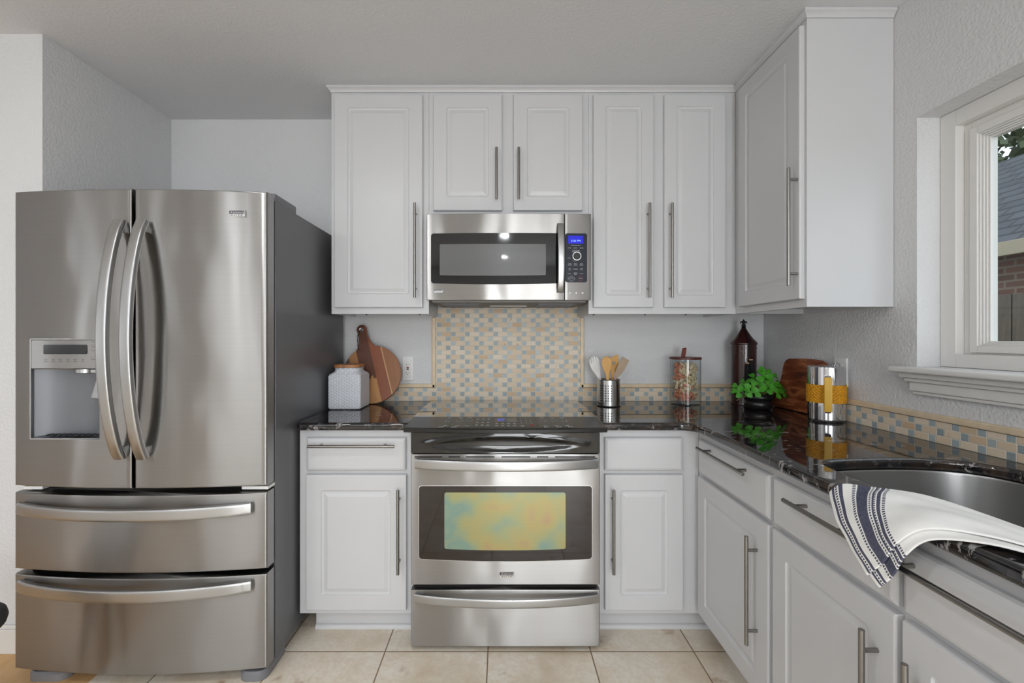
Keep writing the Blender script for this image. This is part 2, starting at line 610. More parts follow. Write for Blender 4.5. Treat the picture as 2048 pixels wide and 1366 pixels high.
def tube(bm, pts, r, seg=12, cap=True):
    pts = [Vector(p) for p in pts]
    rs = r if isinstance(r, (list, tuple)) else [r] * len(pts)
    rings = []
    up = None
    for i, p in enumerate(pts):
        t = (pts[min(i + 1, len(pts) - 1)] - pts[max(i - 1, 0)]).normalized()
        if up is None:
            up = t.orthogonal().normalized()
        up = (up - t * up.dot(t)).normalized()
        w = t.cross(up)
        rings.append([bm.verts.new(p + (up * math.cos(2 * PI * k / seg) + w * math.sin(2 * PI * k / seg)) * rs[i]) for k in range(seg)])
    for a, b in zip(rings, rings[1:]):
        for k in range(seg):
            bm.faces.new((a[k], a[(k + 1) % seg], b[(k + 1) % seg], b[k]))
    if cap:
        bm.faces.new(rings[0][::-1])
        bm.faces.new(rings[-1])
    return bm


def lathe(bm, prof, c=(0, 0, 0), seg=40):
    c = Vector(c)
    rings = []
    for r, z in prof:
        if r < 1e-6:
            rings.append([bm.verts.new(c + Vector((0, 0, z)))])
        else:
            rings.append([bm.verts.new(c + Vector((r * math.cos(2 * PI * k / seg), r * math.sin(2 * PI * k / seg), z))) for k in range(seg)])
    for a, b in zip(rings, rings[1:]):
        if len(a) == 1 and len(b) == 1:
            continue
        for k in range(seg):
            q = [a[k % len(a)], a[(k + 1) % len(a)], b[(k + 1) % len(b)], b[k % len(b)]]
            u = []
            for v in q:
                if v not in u:
                    u.append(v)
            bm.faces.new(u)
    return bm


def ribbon(bm, pts, waxis, w, t, n=10, power=0.45):
    """a bar of rounded rectangular section swept along pts; waxis = direction of its width"""
    pts = [Vector(p) for p in pts]
    waxis = Vector(waxis).normalized()
    ws = w if isinstance(w, (list, tuple)) else [w] * len(pts)
    ts = t if isinstance(t, (list, tuple)) else [t] * len(pts)
    sec = []
    for k in range(4 * n):
        a = 2 * PI * k / (4 * n)
        c, s = math.cos(a), math.sin(a)
        sec.append((math.copysign(abs(c) ** power, c), math.copysign(abs(s) ** power, s)))
    rings = []
    for i, p in enumerate(pts):
        tg = (pts[min(i + 1, len(pts) - 1)] - pts[max(i - 1, 0)]).normalized()
        wa = (waxis - tg * waxis.dot(tg)).normalized()
        nn = tg.cross(wa)
        rings.append([bm.verts.new(p + wa * (a * ws[i] / 2) + nn * (b * ts[i] / 2)) for a, b in sec])
    m = len(sec)
    for a, b in zip(rings, rings[1:]):
        for k in range(m):
            bm.faces.new((a[k], a[(k + 1) % m], b[(k + 1) % m], b[k]))
    bm.faces.new(rings[0][::-1])
    bm.faces.new(rings[-1])
    return bm


def rrect(w0, w1, h0, h1, r, k=4):
    """rounded rectangle as a list of 2D points, counter clockwise"""
    out = []
    r = max(r, 1e-4)
    for cx, cy, a0 in ((w1 - r, h0 + r, -PI / 2), (w1 - r, h1 - r, 0), (w0 + r, h1 - r, PI / 2), (w0 + r, h0 + r, PI)):
        for i in range(k + 1):
            a = a0 + PI / 2 * i / k
            out.append((cx + r * math.cos(a), cy + r * math.sin(a)))
    return out


def loops_xz(bm, loops, close_first=True):
    """loops: list of (points2d, y); skins between them, fills the last (and the first) one"""
    rings = [[bm.verts.new((x, y, z)) for x, z in pts] for pts, y in loops]
    m = len(rings[0])
    for a, b in zip(rings, rings[1:]):
        for k in range(m):
            bm.faces.new((a[k], a[(k + 1) % m], b[(k + 1) % m], b[k]))
    bm.faces.new(rings[-1])
    if close_first:
        bm.faces.new(rings[0][::-1])
    return bm


def flat(outlines, th, bev=0.0):
    """plate filled between 2D outlines (first outer, rest holes), thickness centred on z=0"""
    cu = bpy.data.curves.new('flat', 'CURVE')
    cu.dimensions = '2D'
    cu.fill_mode = 'BOTH'
    for o in outlines:
        sp = cu.splines.new('POLY')
        sp.points.add(len(o) - 1)
        for p, c in zip(sp.points, o):
            p.co = (c[0], c[1], 0, 1)
        sp.use_cyclic_u = True
    cu.extrude = th / 2 - bev
    if bev:
        cu.bevel_depth = bev
        cu.bevel_resolution = 3
        cu.offset = -bev
    ob = bpy.data.objects.new('flat', cu)
    COL.objects.link(ob)
    dg = bpy.context.evaluated_depsgraph_get()
    me = bpy.data.meshes.new_from_object(ob.evaluated_get(dg))
    b = bmesh.new()
    b.from_mesh(me)
    bpy.data.objects.remove(ob)
    bpy.data.curves.remove(cu)
    bpy.data.meshes.remove(me)
    bmesh.ops.remove_doubles(b, verts=b.verts[:], dist=1e-5)
    return b


def xf(bm, mtx):
    bm.transform(mtx)
    return bm


def T(x, y, z):
    return Matrix.Translation((x, y, z))


def R(a, ax):
    return Matrix.Rotation(a, 4, ax)


STAND = R(PI / 2, 'X')          # a plate in XY stands up in XZ facing -Y


def tag(o, label=None, cat=None, group=None, kind=None):
    for k, v in (('label', label), ('category', cat), ('group', group), ('kind', kind)):
        if v:
            o[k] = v
    return o


def thing(name, label, cat, loc=(0, 0, 0), group=None, mtx=None):
    o = bpy.data.objects.new(name, None)
    o.empty_display_size = 0.05
    COL.objects.link(o)
    m = mtx if mtx is not None else T(*loc)
    o.matrix_world = m
    WM[o] = m.copy()
    return tag(o, label, cat, group)


def obj(name, bm, mat, parent=None, loc=None, mtx=None, local=False, smooth=35, normals=True, weighted=True):
    if normals:
        bmesh.ops.recalc_face_normals(bm, faces=bm.faces[:])
    me = bpy.data.meshes.new(name)
    bm.to_mesh(me)
    bm.free()
    o = bpy.data.objects.new(name, me)
    COL.objects.link(o)
    me.materials.append(mat if not isinstance(mat, str) else M[mat])
    if parent is not None:
        wm = WM[parent]
        o.parent = parent
    else:
        wm = mtx if mtx is not None else (T(*loc) if loc is not None else Matrix.Identity(4))
        o.matrix_world = wm
    WM[o] = wm.copy()
    if not local:
        me.transform(wm.inverted())
    if smooth:
        me.shade_smooth()
        me.set_sharp_from_angle(angle=math.radians(smooth))
        if weighted:
            wn_ = o.modifiers.new('weighted normals', 'WEIGHTED_NORMAL')
            wn_.keep_sharp = True
            wn_.weight = 100
    return o


def text(name, body, size, loc, mat, parent, rot=(PI / 2, 0, 0), sx=1.0, shear=0.0, align='CENTER'):
    cu = bpy.data.curves.new(name, 'FONT')
    cu.body = body
    cu.size = size
    cu.extrude = 0.0002
    cu.shear = shear
    cu.align_x = align
    cu.align_y = 'CENTER'
    ob = bpy.data.objects.new(name, cu)
    COL.objects.link(ob)
    dg = bpy.context.evaluated_depsgraph_get()
    me = bpy.data.meshes.new_from_object(ob.evaluated_get(dg))
    bpy.data.objects.remove(ob)
    b = bmesh.new()
    b.from_mesh(me)
    bpy.data.meshes.remove(me)
    from mathutils import Euler
    b.transform(T(*loc) @ Euler(rot).to_matrix().to_4x4() @ Matrix.Diagonal((sx, 1, 1, 1)))
    return obj(name, b, mat, parent, smooth=0)


def struct(name, bm, mat, smooth=0):
    return tag(obj(name, bm, mat, smooth=smooth), kind='structure')


def px(x, y, d):
    """pixel of the photograph at a depth -> point (used only to place things at their measured spots)"""
    return Vector(((x - 1003) * d / F, d, H + (676 - y) * d / F))


# ------------------------------------------------------------------ the room
ZC = 2.46
XR, YB, XA, YA = 1.451, 2.50, -1.828, 1.798
XL, YR = -4.4, -3.4
b = new(); box(b, -1.5, 1.75, YR - .1, YB + .1, -0.1, 0.0); box(b, XL - .1, -1.5, YR - .1, .6, -0.1, 0.0); struct('floor', b, 'tile')
b = new(); box(b, XL - .1, -1.5, .6, YB + .1, -0.1, 0.0); struct('floor_side', b, 'wood_floor')
b = new(); box(b, XL - .1, 1.75, YR - .1, YB + .1, ZC, ZC + .1); struct('ceiling', b, 'ceiling')
b = new(); box(b, XA, XR + .15, YB, YB + .1, 0, ZC); struct('wall_back', b, 'wall')
b = new(); box(b, XL - .1, XA, YA, YB + .1, 0, ZC); struct('wall_left', b, 'wall')
b = new()
for y0, y1, z0, z1 in ((YR, -2.02, 0, ZC), (-2.02, -1.78, 0, .3), (-2.02, -1.78, 2.2, ZC), (-1.78, -1.07, 0, ZC), (-1.07, -.83, 0, .3), (-1.07, -.83, 2.2, ZC), (-.83, YA, 0, ZC)):
    box(b, XL - .1, XL, y0, y1, z0, z1)
struct('wall_far_left', b, 'wall')
for nm, yc in (('added_window_3', -1.9), ('added_window_4', -.95)):  # unseen narrow windows, added for vertical streaks in the refrigerator steel
    ww = thing(nm, None, None, (XL, yc, .3)); ww['kind'] = 'structure'
    b = new()
    for y0, y1, z0, z1 in ((yc - .12, yc - .095, .3, 2.2), (yc + .095, yc + .12, .3, 2.2), (yc - .095, yc + .095, .3, .33), (yc - .095, yc + .095, 2.17, 2.2)):
        box(b, XL - .08, XL - .03, y0, y1, z0, z1)
    obj('window_frame', b, 'trim', ww)
WY0, WY1, WZ0, WZ1 = 0.265, 1.577, 1.15, 2.02
b = new()
box(b, XR, XR + .15, YR, YB, 0, WZ0)
box(b, XR, XR + .15, YR, YB, WZ1, ZC)
box(b, XR, XR + .15, WY1, YB, WZ0, WZ1)
box(b, XR, XR + .15, YR, WY0, WZ0, WZ1)
struct('wall_right', b, 'wall')
b = new()
for x0, x1, z0, z1 in ((XL, -3.2, 0, ZC), (-3.2, -1.6, 0, .9), (-3.2, -1.6, 2.1, ZC), (-1.6, -.3, 0, ZC), (-.3, 1.4, 2.05, ZC), (1.4, XR, 0, ZC)):
    box(b, x0, x1, YR - .1, YR, z0, z1)
struct('wall_rear', b, 'wall')
# rear window and glazed door that light the room
w2 = thing('window_2', None, None, (-2.4, YR, .9)); w2['kind'] = 'structure'
b = new()
for x0, x1, z0, z1 in ((-3.2, -3.14, .9, 2.1), (-1.66, -1.6, .9, 2.1), (-3.14, -1.66, .9, .96), (-3.14, -1.66, 2.04, 2.1), (-2.43, -2.37, .96, 2.04)):
    box(b, x0, x1, YR - .08, YR - .02, z0, z1)
obj('window_frame', b, 'trim', w2)
d1 = thing('door_1', None, None, (.55, YR, 0)); d1['kind'] = 'structure'
b = new()
for x0, x1, z0, z1 in ((-.3, -.2, 0, 2.05), (1.3, 1.4, 0, 2.05), (-.2, 1.3, 0, .15), (-.2, 1.3, 1.95, 2.05), (.5, .6, .15, 1.95)):
    box(b, x0, x1, YR - .08, YR - .03, z0, z1)
obj('door_frame', b, 'trim', d1)
# baseboard on the left wall
b = new()
box(b, XL, XA - .002, YA - .014, YA - .0005, 0, .095, .002)
box(b, XL, XA - .002, YA - .009, YA - .0005, .095, .11, .003)
struct('baseboard_left', b, 'trim')

# crown moulding round the tops of the wall cabinets
UF = YB - .324          # face of the wall cabinets on the back wall
XF = XR - .322          # face of the wall cabinet on the right wall
UN = 1.669              # its near end
prof = [(.0, 2.4325), (.004, 2.4325), (.006, 2.439), (.010, 2.4435), (.015, 2.448), (.019, 2.450), (.019, 2.4595), (.0, 2.4595)]
path = [(-.819, YB - .002), (-.819, UF), (XF, UF), (XF, UN), (XR - .002, UN)]


def offset_path(pts, d):
    out = []
    for i, p in enumerate(pts):
        p = Vector(p)
        ns = []
        if i > 0:
            t = (p - Vector(pts[i - 1])).normalized(); ns.append(Vector((t.y, -t.x)))
        if i < len(pts) - 1:
            t = (Vector(pts[i + 1]) - p).normalized(); ns.append(Vector((t.y, -t.x)))
        if len(ns) == 1:
            out.append(p + ns[0] * d)
        else:
            m = (ns[0] + ns[1]).normalized()
            out.append(p + m * (d / m.dot(ns[0])))
    return out


b = new()
cols = [[b.verts.new((q.x, q.y, z)) for q in offset_path(path, d)] for d, z in prof]
for a, c in zip(cols, cols[1:] + cols[:1]):
    for i in range(len(path) - 1):
        b.faces.new((a[i], a[i + 1], c[i + 1], c[i]))
struct('trim_1', b, 'cab', 30)

# ------------------------------------------------------------------ window over the sink
w1 = thing('window_1', None, None, (XR + .08, .92, WZ0)); w1['kind'] = 'structure'


def ring_yz(bm, x0, x1, y0, y1, z0, z1, side, top, bot, bev=0.002):
    box(bm, x0, x1, y0, y0 + side, z0, z1, bev)
    box(bm, x0, x1, y1 - side, y1, z0, z1, bev)
    box(bm, x0, x1, y0 + side, y1 - side, z0, z0 + bot, bev)
    box(bm, x0, x1, y0 + side, y1 - side, z1 - top, z1, bev)


XW = 1.531
b = new()
ring_yz(b, XW, 1.60, WY0 + .001, WY1 - .001, WZ0 + .001, WZ1 - .001, .053, .053, .045)
ring_yz(b, XW + .03, 1.60, WY0 + .054, WY1 - .054, WZ0 + .046, WZ1 - .054, .024, .024, .006)
box(b, XW + .008, 1.60, .895, .945, WZ0 + .05, WZ1 - .054, .002)
obj('window_frame', b, 'trim', w1)
for y0, y1 in ((.945, 1.499), (.343, .895)):
    b = new()
    ring_yz(b, XW + .022, 1.60, y0, y1, WZ0 + .052, WZ1 - .078, .024, .024, .022)
    for k in range(4):
        o = .024 + k * .0055
        ring_yz(b, XW + .028 + k * .005, 1.598, y0 + o, y1 - o, WZ0 + .052 + .022 + k * .004, WZ1 - .078 - o, .0052, .0052, .004, .001)
    sa = obj('sash', b, 'trim', w1)
    b = new(); box(b, 1.5795, 1.5835, y0 + .044, y1 - .044, WZ0 + .088, WZ1 - .12)
    obj('glass', b, 'glass', sa)
b = new()
box(b, 1.388, XW - .002, .20, 1.625, WZ0 - .02, WZ0 - .0005, .006, 3)
obj('sill', b, 'trim', w1)
b = new()
for x0, z0, z1, yy in ((1.408, 1.112, 1.1295, 1.605), (1.420, 1.098, 1.112, 1.595), (1.430, 1.066, 1.098, 1.585), (1.436, 1.054, 1.066, 1.58)):
    box(b, x0, XR - .0006, .24 + (1.605 - yy), yy, z0, z1, .004)
obj('apron', b, 'trim', w1)

# ------------------------------------------------------------------ cabinets
ROTR = R(-PI / 2, 'Z')    # local front (-y) faces -x, local x runs towards -y


def raised_door(w, h, t=.02):
    """raised-panel door in local coordinates: x 0..w, z 0..h, back at y=0, front at y=-t"""
    L = []

    def lp(i, y, r):
        L.append((rrect(i, w - i, i, h - i, r), y))
    lp(0, 0, .002); lp(0, -t + .006, .002); lp(.002, -t + .002, .003); lp(.006, -t, .004)
    fw = .058 if min(w, h) < .32 else .064
    lp(fw, -t, .010); lp(fw + .003, -t + .0045, .009); lp(fw + .008, -t + .006, .008)
    lp(fw + .013, -t + .006, .005); lp(fw + .026, -t + .0012, .003); lp(fw + .028, -t + .0008, .002)
    return loops_xz(new(), L)


def slab(w, h, t=.02):
    L = []
    for i, y, r in ((0, 0, .002), (0, -t + .009, .002), (.004, -t + .004, .003), (.010, -t + .0015, .003), (.013, -t, .003)):
        L.append((rrect(i, w - i, i, h - i, r), y))
    return loops_xz(new(), L)


def bar(x, z0, z1, vertical=True, t=.02, inset=.045, out=.035, r=.0062):
    """bar pull standing off the door front; vertical at x from z0 to z1, or horizontal at height x from z0 to z1"""
    b = new()
    y = -t - out
    P = (lambda s: (x, y, s)) if vertical else (lambda s: (s, y, x))
    Q = (lambda s: (x, -t + .0005, s)) if vertical else (lambda s: (s, -t + .0005, x))
    tube(b, [P(z0), P(z0 + .0006), P(z1 - .0006), P(z1)], [r * .85, r, r, r * .85], 16)
    for s in (z0 + inset, z1 - inset):
        tube(b, [Q(s), P(s)], r * .8, 12)
    return b


def carcass(bm, x0, x1, d, z0, z1, stiles, rails, top=True, th=.016, mt=None):
    """open box with a face frame in local coordinates: front frame at y=0, back at y=d"""
    t = new()
    f = .019
    for a, c in stiles:
        box(t, a, c, 0, f, z0, z1)
    for a, c, e, g in rails:
        box(t, a, c, .0004, f, e, g)
    box(t, x0, x0 + th, f, d, z0, z1)
    box(t, x1 - th, x1, f, d, z0, z1)
    box(t, x0 + th, x1 - th, f, d, z0 + .022, z0 + .022 + th)
    if top:
        box(t, x0 + th, x1 - th, f, d, z1 - th, z1)
    box(t, x0 + th, x1 - th, d - .006, d, z0, z1)
    return merge(bm, t, mt)


def cabinet(name, label, cat, MT, x0, x1, d, z0, z1, stiles, rails, fronts, top=True, group=None, extra=None):
    base = MT @ Vector(((x0 + x1) / 2, d / 2, z0))
    th = thing(name, label, cat, base, group)
    b = carcass(new(), x0, x1, d, z0, z1, stiles, rails, top, mt=MT)
    obj('cabinet_body', b, 'cab', th, smooth=0)
    for kind, a, c, e, g, hd in fronts:
        bm = raised_door(c - a, g - e) if kind == 'door' else slab(c - a, g - e)
        fr = obj('door' if kind == 'door' else 'drawer_front', xf(bm, MT @ T(a, -.0008, e)), 'cab', th, smooth=25)
        if hd:
            obj('handle', xf(bar(*hd), MT), 'nickel', fr)
    if extra:
        extra(th)
    return th


def hole_plugs(spots, z):
    def f(th):
        for x, y in spots:
            b = new(); tube(b, [(x, y, z + .001), (x, y, z - .004)], .0045, 10)
            obj('bumper', b, 'black', th)
    return f


UG = 'white wall cabinets'
BG = 'white base cabinets'
UZ0, UZ1 = H + .1157, 2.432
DZ0, DZ1 = H + .1457, H + 1.165
MU = T(0, UF, 0)
ft = .02
# left wall cabinet
cabinet('wall_cabinet', 'tall single-door white wall cabinet between the refrigerator and the microwave', 'cabinet', MU, -.819, -.350, .321, UZ0, UZ1,
        [(-.819, -.775), (-.40, -.350)], [(-.775, -.40, UZ0, UZ0 + .045), (-.775, -.40, UZ1 - .04, UZ1)],
        [('door', -.80, -.377, DZ0, DZ1, (-.408, H + .190, H + .636))], group=UG,
        extra=hole_plugs([(-.66, UF + .03), (-.40, UF + .03)], UZ0))
# over the microwave
MWT = 1.834
cabinet('wall_cabinet', 'short two-door white wall cabinet directly above the microwave', 'cabinet', MU, -.349, .4185, .321, MWT, UZ1,
        [(-.349, -.31), (0 - .0, .06), (.38, .4185)], [(-.31, 0, MWT, MWT + .045), (.06, .38, MWT, MWT + .045), (-.31, 0, UZ1 - .04, UZ1), (.06, .38, UZ1 - .04, UZ1)],
        [('door', -.327, .003, H + .609, DZ1, (-.0235, H + .653, H + .897)), ('door', .057, .388, H + .609, DZ1, (.0815, H + .653, H + .897))], group=UG)
# right of the microwave
cabinet('wall_cabinet', 'white two-door wall cabinet above the utensil holder and pasta jar', 'cabinet', MU, .4195, XF - .0005, .321, UZ0, UZ1,
        [(.4195, .455), (.72, .79), (1.06, XF - .0005)], [(.455, .72, UZ0, UZ0 + .045), (.79, 1.06, UZ0, UZ0 + .045), (.455, .72, UZ1 - .04, UZ1), (.79, 1.06, UZ1 - .04, UZ1)],
        [('door', .439, .728, DZ0, DZ1, (.6975, H + .190, H + .636)), ('door', .778, 1.072, DZ0, DZ1, (.803, H + .190, H + .636))], group=UG,
        extra=hole_plugs([(.45, UF + .03), (.70, UF + .03), (.90, UF + .03)], UZ0))
# on the right wall: local x runs from the corner towards the camera
MRU = T(XF, UF, 0) @ ROTR
LR = UF - UN
cabinet('wall_cabinet', 'white corner wall cabinet beside the window, plain side panel towards the room', 'cabinet', MRU, .001, LR, .3205, UZ0, UZ1,
        [(.001, .075), (LR - .045, LR)], [(.075, LR - .045, UZ0, UZ0 + .045), (.075, LR - .045, UZ1 - .04, UZ1)],
        [('door', .06, LR - .012, DZ0, DZ1, (UF - 1.69, H + .195, H + .638))], group=UG)

BF = YB - .61
BZ0, BZ1 = .098, .8675
MB_ = T(0, BF, 0)
TZ0, TZ1 = H - .551, H - .414
DB0, DB1 = H - 1.130, H - .567


def toe(x0, x1, mt, back=.06):
    def f(th):
        b = new()
        box(b, x0, x1, back, back + .015, .0, BZ0 - .0005)
        obj('toe_kick', xf(b, mt), 'cab', th, smooth=0)
        b = new()
        pts = [(0, 0), (-.012, 0), (-.012, .008), (-.009, .014), (-.004, .018), (0, .02)]
        ra = [b.verts.new((x0, back + p, z)) for p, z in pts]
        rb = [b.verts.new((x1, back + p, z)) for p, z in pts]
        for i in range(len(pts)):
            j = (i + 1) % len(pts)
            b.faces.new((ra[i], ra[j], rb[j], rb[i]))
        b.faces.new(ra); b.faces.new(rb[::-1])
        obj('shoe_moulding', xf(b, mt), 'cab', th)
    return f


cabinet('base_cabinet', 'white base cabinet with one drawer over one door between refrigerator and range', 'cabinet', MB_, -.8435, -.3655, .605, BZ0, BZ1,
        [(-.8435, -.80), (-.41, -.3655)], [(-.80, -.41, BZ1 - .04, BZ1), (-.80, -.41, TZ0 - .03, TZ0 + .01), (-.80, -.41, BZ0, BZ0 + .035)],
        [('drawer', -.81, -.3975, TZ0, TZ1, (H - .4415, -.790, -.436, False)), ('door', -.812, -.394, DB0, DB1, (-.4215, H - .963, H - .618))],
        group=BG, extra=toe(-.80, -.366, MB_))
XBF = .826
cabinet('base_cabinet', 'white base cabinet with handleless drawer front, just right of the range', 'cabinet', MB_, .3955, XBF - .001, .605, BZ0, BZ1,
        [(.3955, .445), (.745, XBF - .001)], [(.445, .745, BZ1 - .04, BZ1), (.445, .745, TZ0 - .03, TZ0 + .01), (.445, .745, BZ0, BZ0 + .035)],
        [('drawer', .4286, .754, TZ0, TZ1, None), ('door', .4286, .754, DB0, DB1, (.457, H - .963, H - .618))],
        group=BG, extra=toe(.3955, .918, MB_))
MRB = T(XBF, BF, 0) @ ROTR


def yl(y):
    return BF - y


cabinet('base_cabinet', 'white corner base cabinet with slim drawer pull, between the range corner and the sink cabinet', 'cabinet', MRB, .001, yl(1.356), .62, BZ0, BZ1,
        [(.001, .06), (yl(1.39), yl(1.356))], [(.06, yl(1.39), BZ1 - .04, BZ1), (.06, yl(1.39), TZ0 - .03, TZ0 + .01), (.06, yl(1.39), BZ0, BZ0 + .035)],
        [('drawer', .034, yl(1.366), TZ0, TZ1, (H - .4355, yl(1.783), yl(1.443), False)), ('door', .034, yl(1.366), DB0, DB1, (yl(1.422), H - .967, H - .6236))],
        group=BG, extra=toe(.09, yl(1.356), MRB, .092))
cabinet('sink_cabinet', 'white double-door cabinet under the sink with the towel hanging over it', 'cabinet', MRB, yl(1.355), yl(.50), .62, BZ0, BZ1,
        [(yl(1.355), yl(1.32)), (yl(.935), yl(.90)), (yl(.535), yl(.50))],
        [(yl(1.32), yl(.935), BZ1 - .04, BZ1), (yl(.90), yl(.535), BZ1 - .04, BZ1), (yl(1.32), yl(.935), TZ0 - .03, TZ0 + .01), (yl(.90), yl(.535), TZ0 - .03, TZ0 + .01),
         (yl(1.32), yl(.535), BZ0, BZ0 + .035)],
        [('drawer', yl(1.346), yl(.925), TZ0, TZ1, (H - .444, yl(1.237), yl(.995), False)), ('drawer', yl(.911), yl(.51), TZ0, TZ1, (H - .4455, yl(.905), yl(.60), False, .02, .022)),
         ('door', yl(1.346), yl(.925), DB0, DB1, (yl(.967), H - .967, H - .6236)), ('door', yl(.911), yl(.51), DB0, DB1, (yl(.864), H - .967, H - .6236))],
        top=False, group=BG, extra=toe(yl(1.355), yl(.50), MRB, .092))

# ------------------------------------------------------------------ countertops
CZ0, CZ1 = .869, .902


def counter(name, outs, label, base):
    bm = flat(outs, CZ1 - CZ0, .011)
    xf(bm, T(0, 0, (CZ0 + CZ1) / 2))
    return tag(obj(name, bm, 'granite', loc=base, smooth=40), label, 'countertop', 'granite countertops')


counter('countertop', [[(-.848, YB - .001), (-.848, 1.872), (-.826, 1.850), (-.3665, 1.850), (-.3665, YB - .001)]],
        'short black granite countertop under the white canister, beside the refrigerator', (-.6, 2.18, CZ0))
CXE = .786
cor = []
cr = .075
for i in range(9):
    a = PI / 2 + -PI / 2 * i / 8
    cor.append((CXE - cr + cr * math.cos(PI / 2 - PI / 2 * i / 8 - 0), 1.85 - cr + cr * math.sin(PI / 2 - PI / 2 * i / 8)))
# concave inner corner: fillet bulges into the counter
cc = (CXE - .06, 1.85 - .06)
cor = [(cc[0] + .06 * math.cos(a), cc[1] + .06 * math.sin(a)) for a in [PI / 2 - PI / 2 * i / 8 for i in range(9)]]


def catmull(pts, n=6):
    out = []
    m = len(pts)
    for i in range(m):
        p0, p1, p2, p3 = (Vector(pts[(i + k - 1) % m]) for k in range(4))
        for j in range(n):
            t = j / n
            out.append(.5 * ((2 * p1) + (p2 - p0) * t + (2 * p0 - 5 * p1 + 4 * p2 - p3) * t * t + (3 * p1 - p0 - 3 * p2 + p3) * t ** 3))
    return [tuple(v) for v in out]


half = [(.886, .92), (.886, 1.08), (.887, 1.19), (.893, 1.243), (.915, 1.272), (.96, 1.290), (1.09, 1.304), (1.22, 1.298), (1.31, 1.262), (1.357, 1.19), (1.372, 1.08), (1.374, .92)]
sink_hole = catmull(half + [(x, 1.84 - y) for x, y in half[-2:0:-1]], 4)
counter('countertop', [[(.396, YB - .001), (.396, 1.850)] + cor + [(CXE, .44), (XR - .001, .44), (XR - .001, YB - .001)], sink_hole],
        'long black granite countertop turning the corner and holding the sink', (1.1, 1.6, CZ0))

# sink bowl
sk = thing('sink', 'undermount stainless steel sink set in the black granite below the window', 'sink', (1.13, .92, .68))
b = new()
ctr = Vector((1.13, .92))


def sc_loop(f, z, add=0.0):
    return [b.verts.new((ctr.x + (x - ctr.x) * f + (add if x > ctr.x else -add) * 0, ctr.y + (y - ctr.y) * f, z)) for x, y in sink_hole]


rings = [sc_loop(1.05, .8678), sc_loop(1.012, .8678), sc_loop(1.006, .862), sc_loop(.985, .74), sc_loop(.965, .70), sc_loop(.92, .682), sc_loop(.2, .676), sc_loop(.11, .675)]
for a, c in zip(rings, rings[1:]):
    n = len(a)
    for k in range(n):
        b.faces.new((a[k], a[(k + 1) % n], c[(k + 1) % n], c[k]))
M['sink'] = stainless('satin sink steel', (170, 170, 170), 0.34, 0.6, 0.0)
obj('bowl', b, 'sink', sk, smooth=50)
b = new(); lathe(b, [(.056, .6765), (.05, .678), (.03, .672), (.0, .670)], (1.13, .92, 0), 32)
obj('drain', b, 'chrome', sk)

# ------------------------------------------------------------------ tile backsplash
TB = thing('tile_backsplash', 'beige stone and glass mosaic backsplash rising behind the range', 'backsplash', (0, YB - .004, CZ1), 'mosaic backsplashes')
PXL, PXR, LT = -.3625, .434, H - .252
M['mosaic_b'] = mosaic('stone and glass mosaic', 0, -.110 - .013, 1.373 - .0127 - CZ1 - 20 * .0254)
b = new()
box(b, PXL, PXR, YB - .009, YB - .0008, CZ1 + .001, 1.436)
box(b, -.842, PXL, YB - .009, YB - .0008, CZ1 + .001, LT - .024)
box(b, PXR, XR - .012, YB - .009, YB - .0008, CZ1 + .001, LT - .024)
obj('tile_panel', b, 'mosaic_b', TB, smooth=0)
M['liner'] = simple('beige stone liner', (222, 202, 172), 0.4, var=0.16, scale=22)
for p0, p1 in (((-.842, LT - .012), (PXL - .002, LT - .012)), ((PXR + .002, LT - .012), (XR - .014, LT - .012)), ((PXL - .011, LT - .012), (PXL - .011, UZ0 - .002)), ((PXR + .011, LT - .012), (PXR + .011, UZ0 - .002))):
    b = new()
    if p0[1] == p1[1]:
        box(b, p0[0], p1[0], YB - .015, YB - .0008, p0[1] - .011, p0[1] + .011, .005, 3)
    else:
        box(b, p0[0] - .011, p0[0] + .011, YB - .015, YB - .0008, p0[1] - .011, p1[1], .005, 3)
    obj('pencil_liner', b, 'liner', TB)
TR = thing('tile_backsplash', 'low mosaic backsplash strip running under the window along the sink counter', 'backsplash', (XR - .004, 1.4, CZ1), 'mosaic backsplashes')
M['mosaic_r'] = mosaic('stone and glass mosaic strip', 1, .02, .0005)
b = new(); box(b, XR - .009, XR - .0008, .44, YB - .0155, CZ1 + .001, LT - .024)
obj('tile_panel', b, 'mosaic_r', TR, smooth=0)
b = new(); box(b, XR - .015, XR - .0008, .44, YB - .0155, LT - .023, LT - .001, .005, 3)
obj('pencil_liner', b, 'liner', TR)

# ------------------------------------------------------------------ refrigerator
FX0, FX1 = -1.778, -.856
FC = (FX0 + FX1) / 2
FYC, FYM = 1.648, 1.612        # door front at the sides / in the middle


def fy(x):
    k = (x - FC) / ((FX1 - FX0) / 2)
    return FYM + (FYC - FYM) * k * k


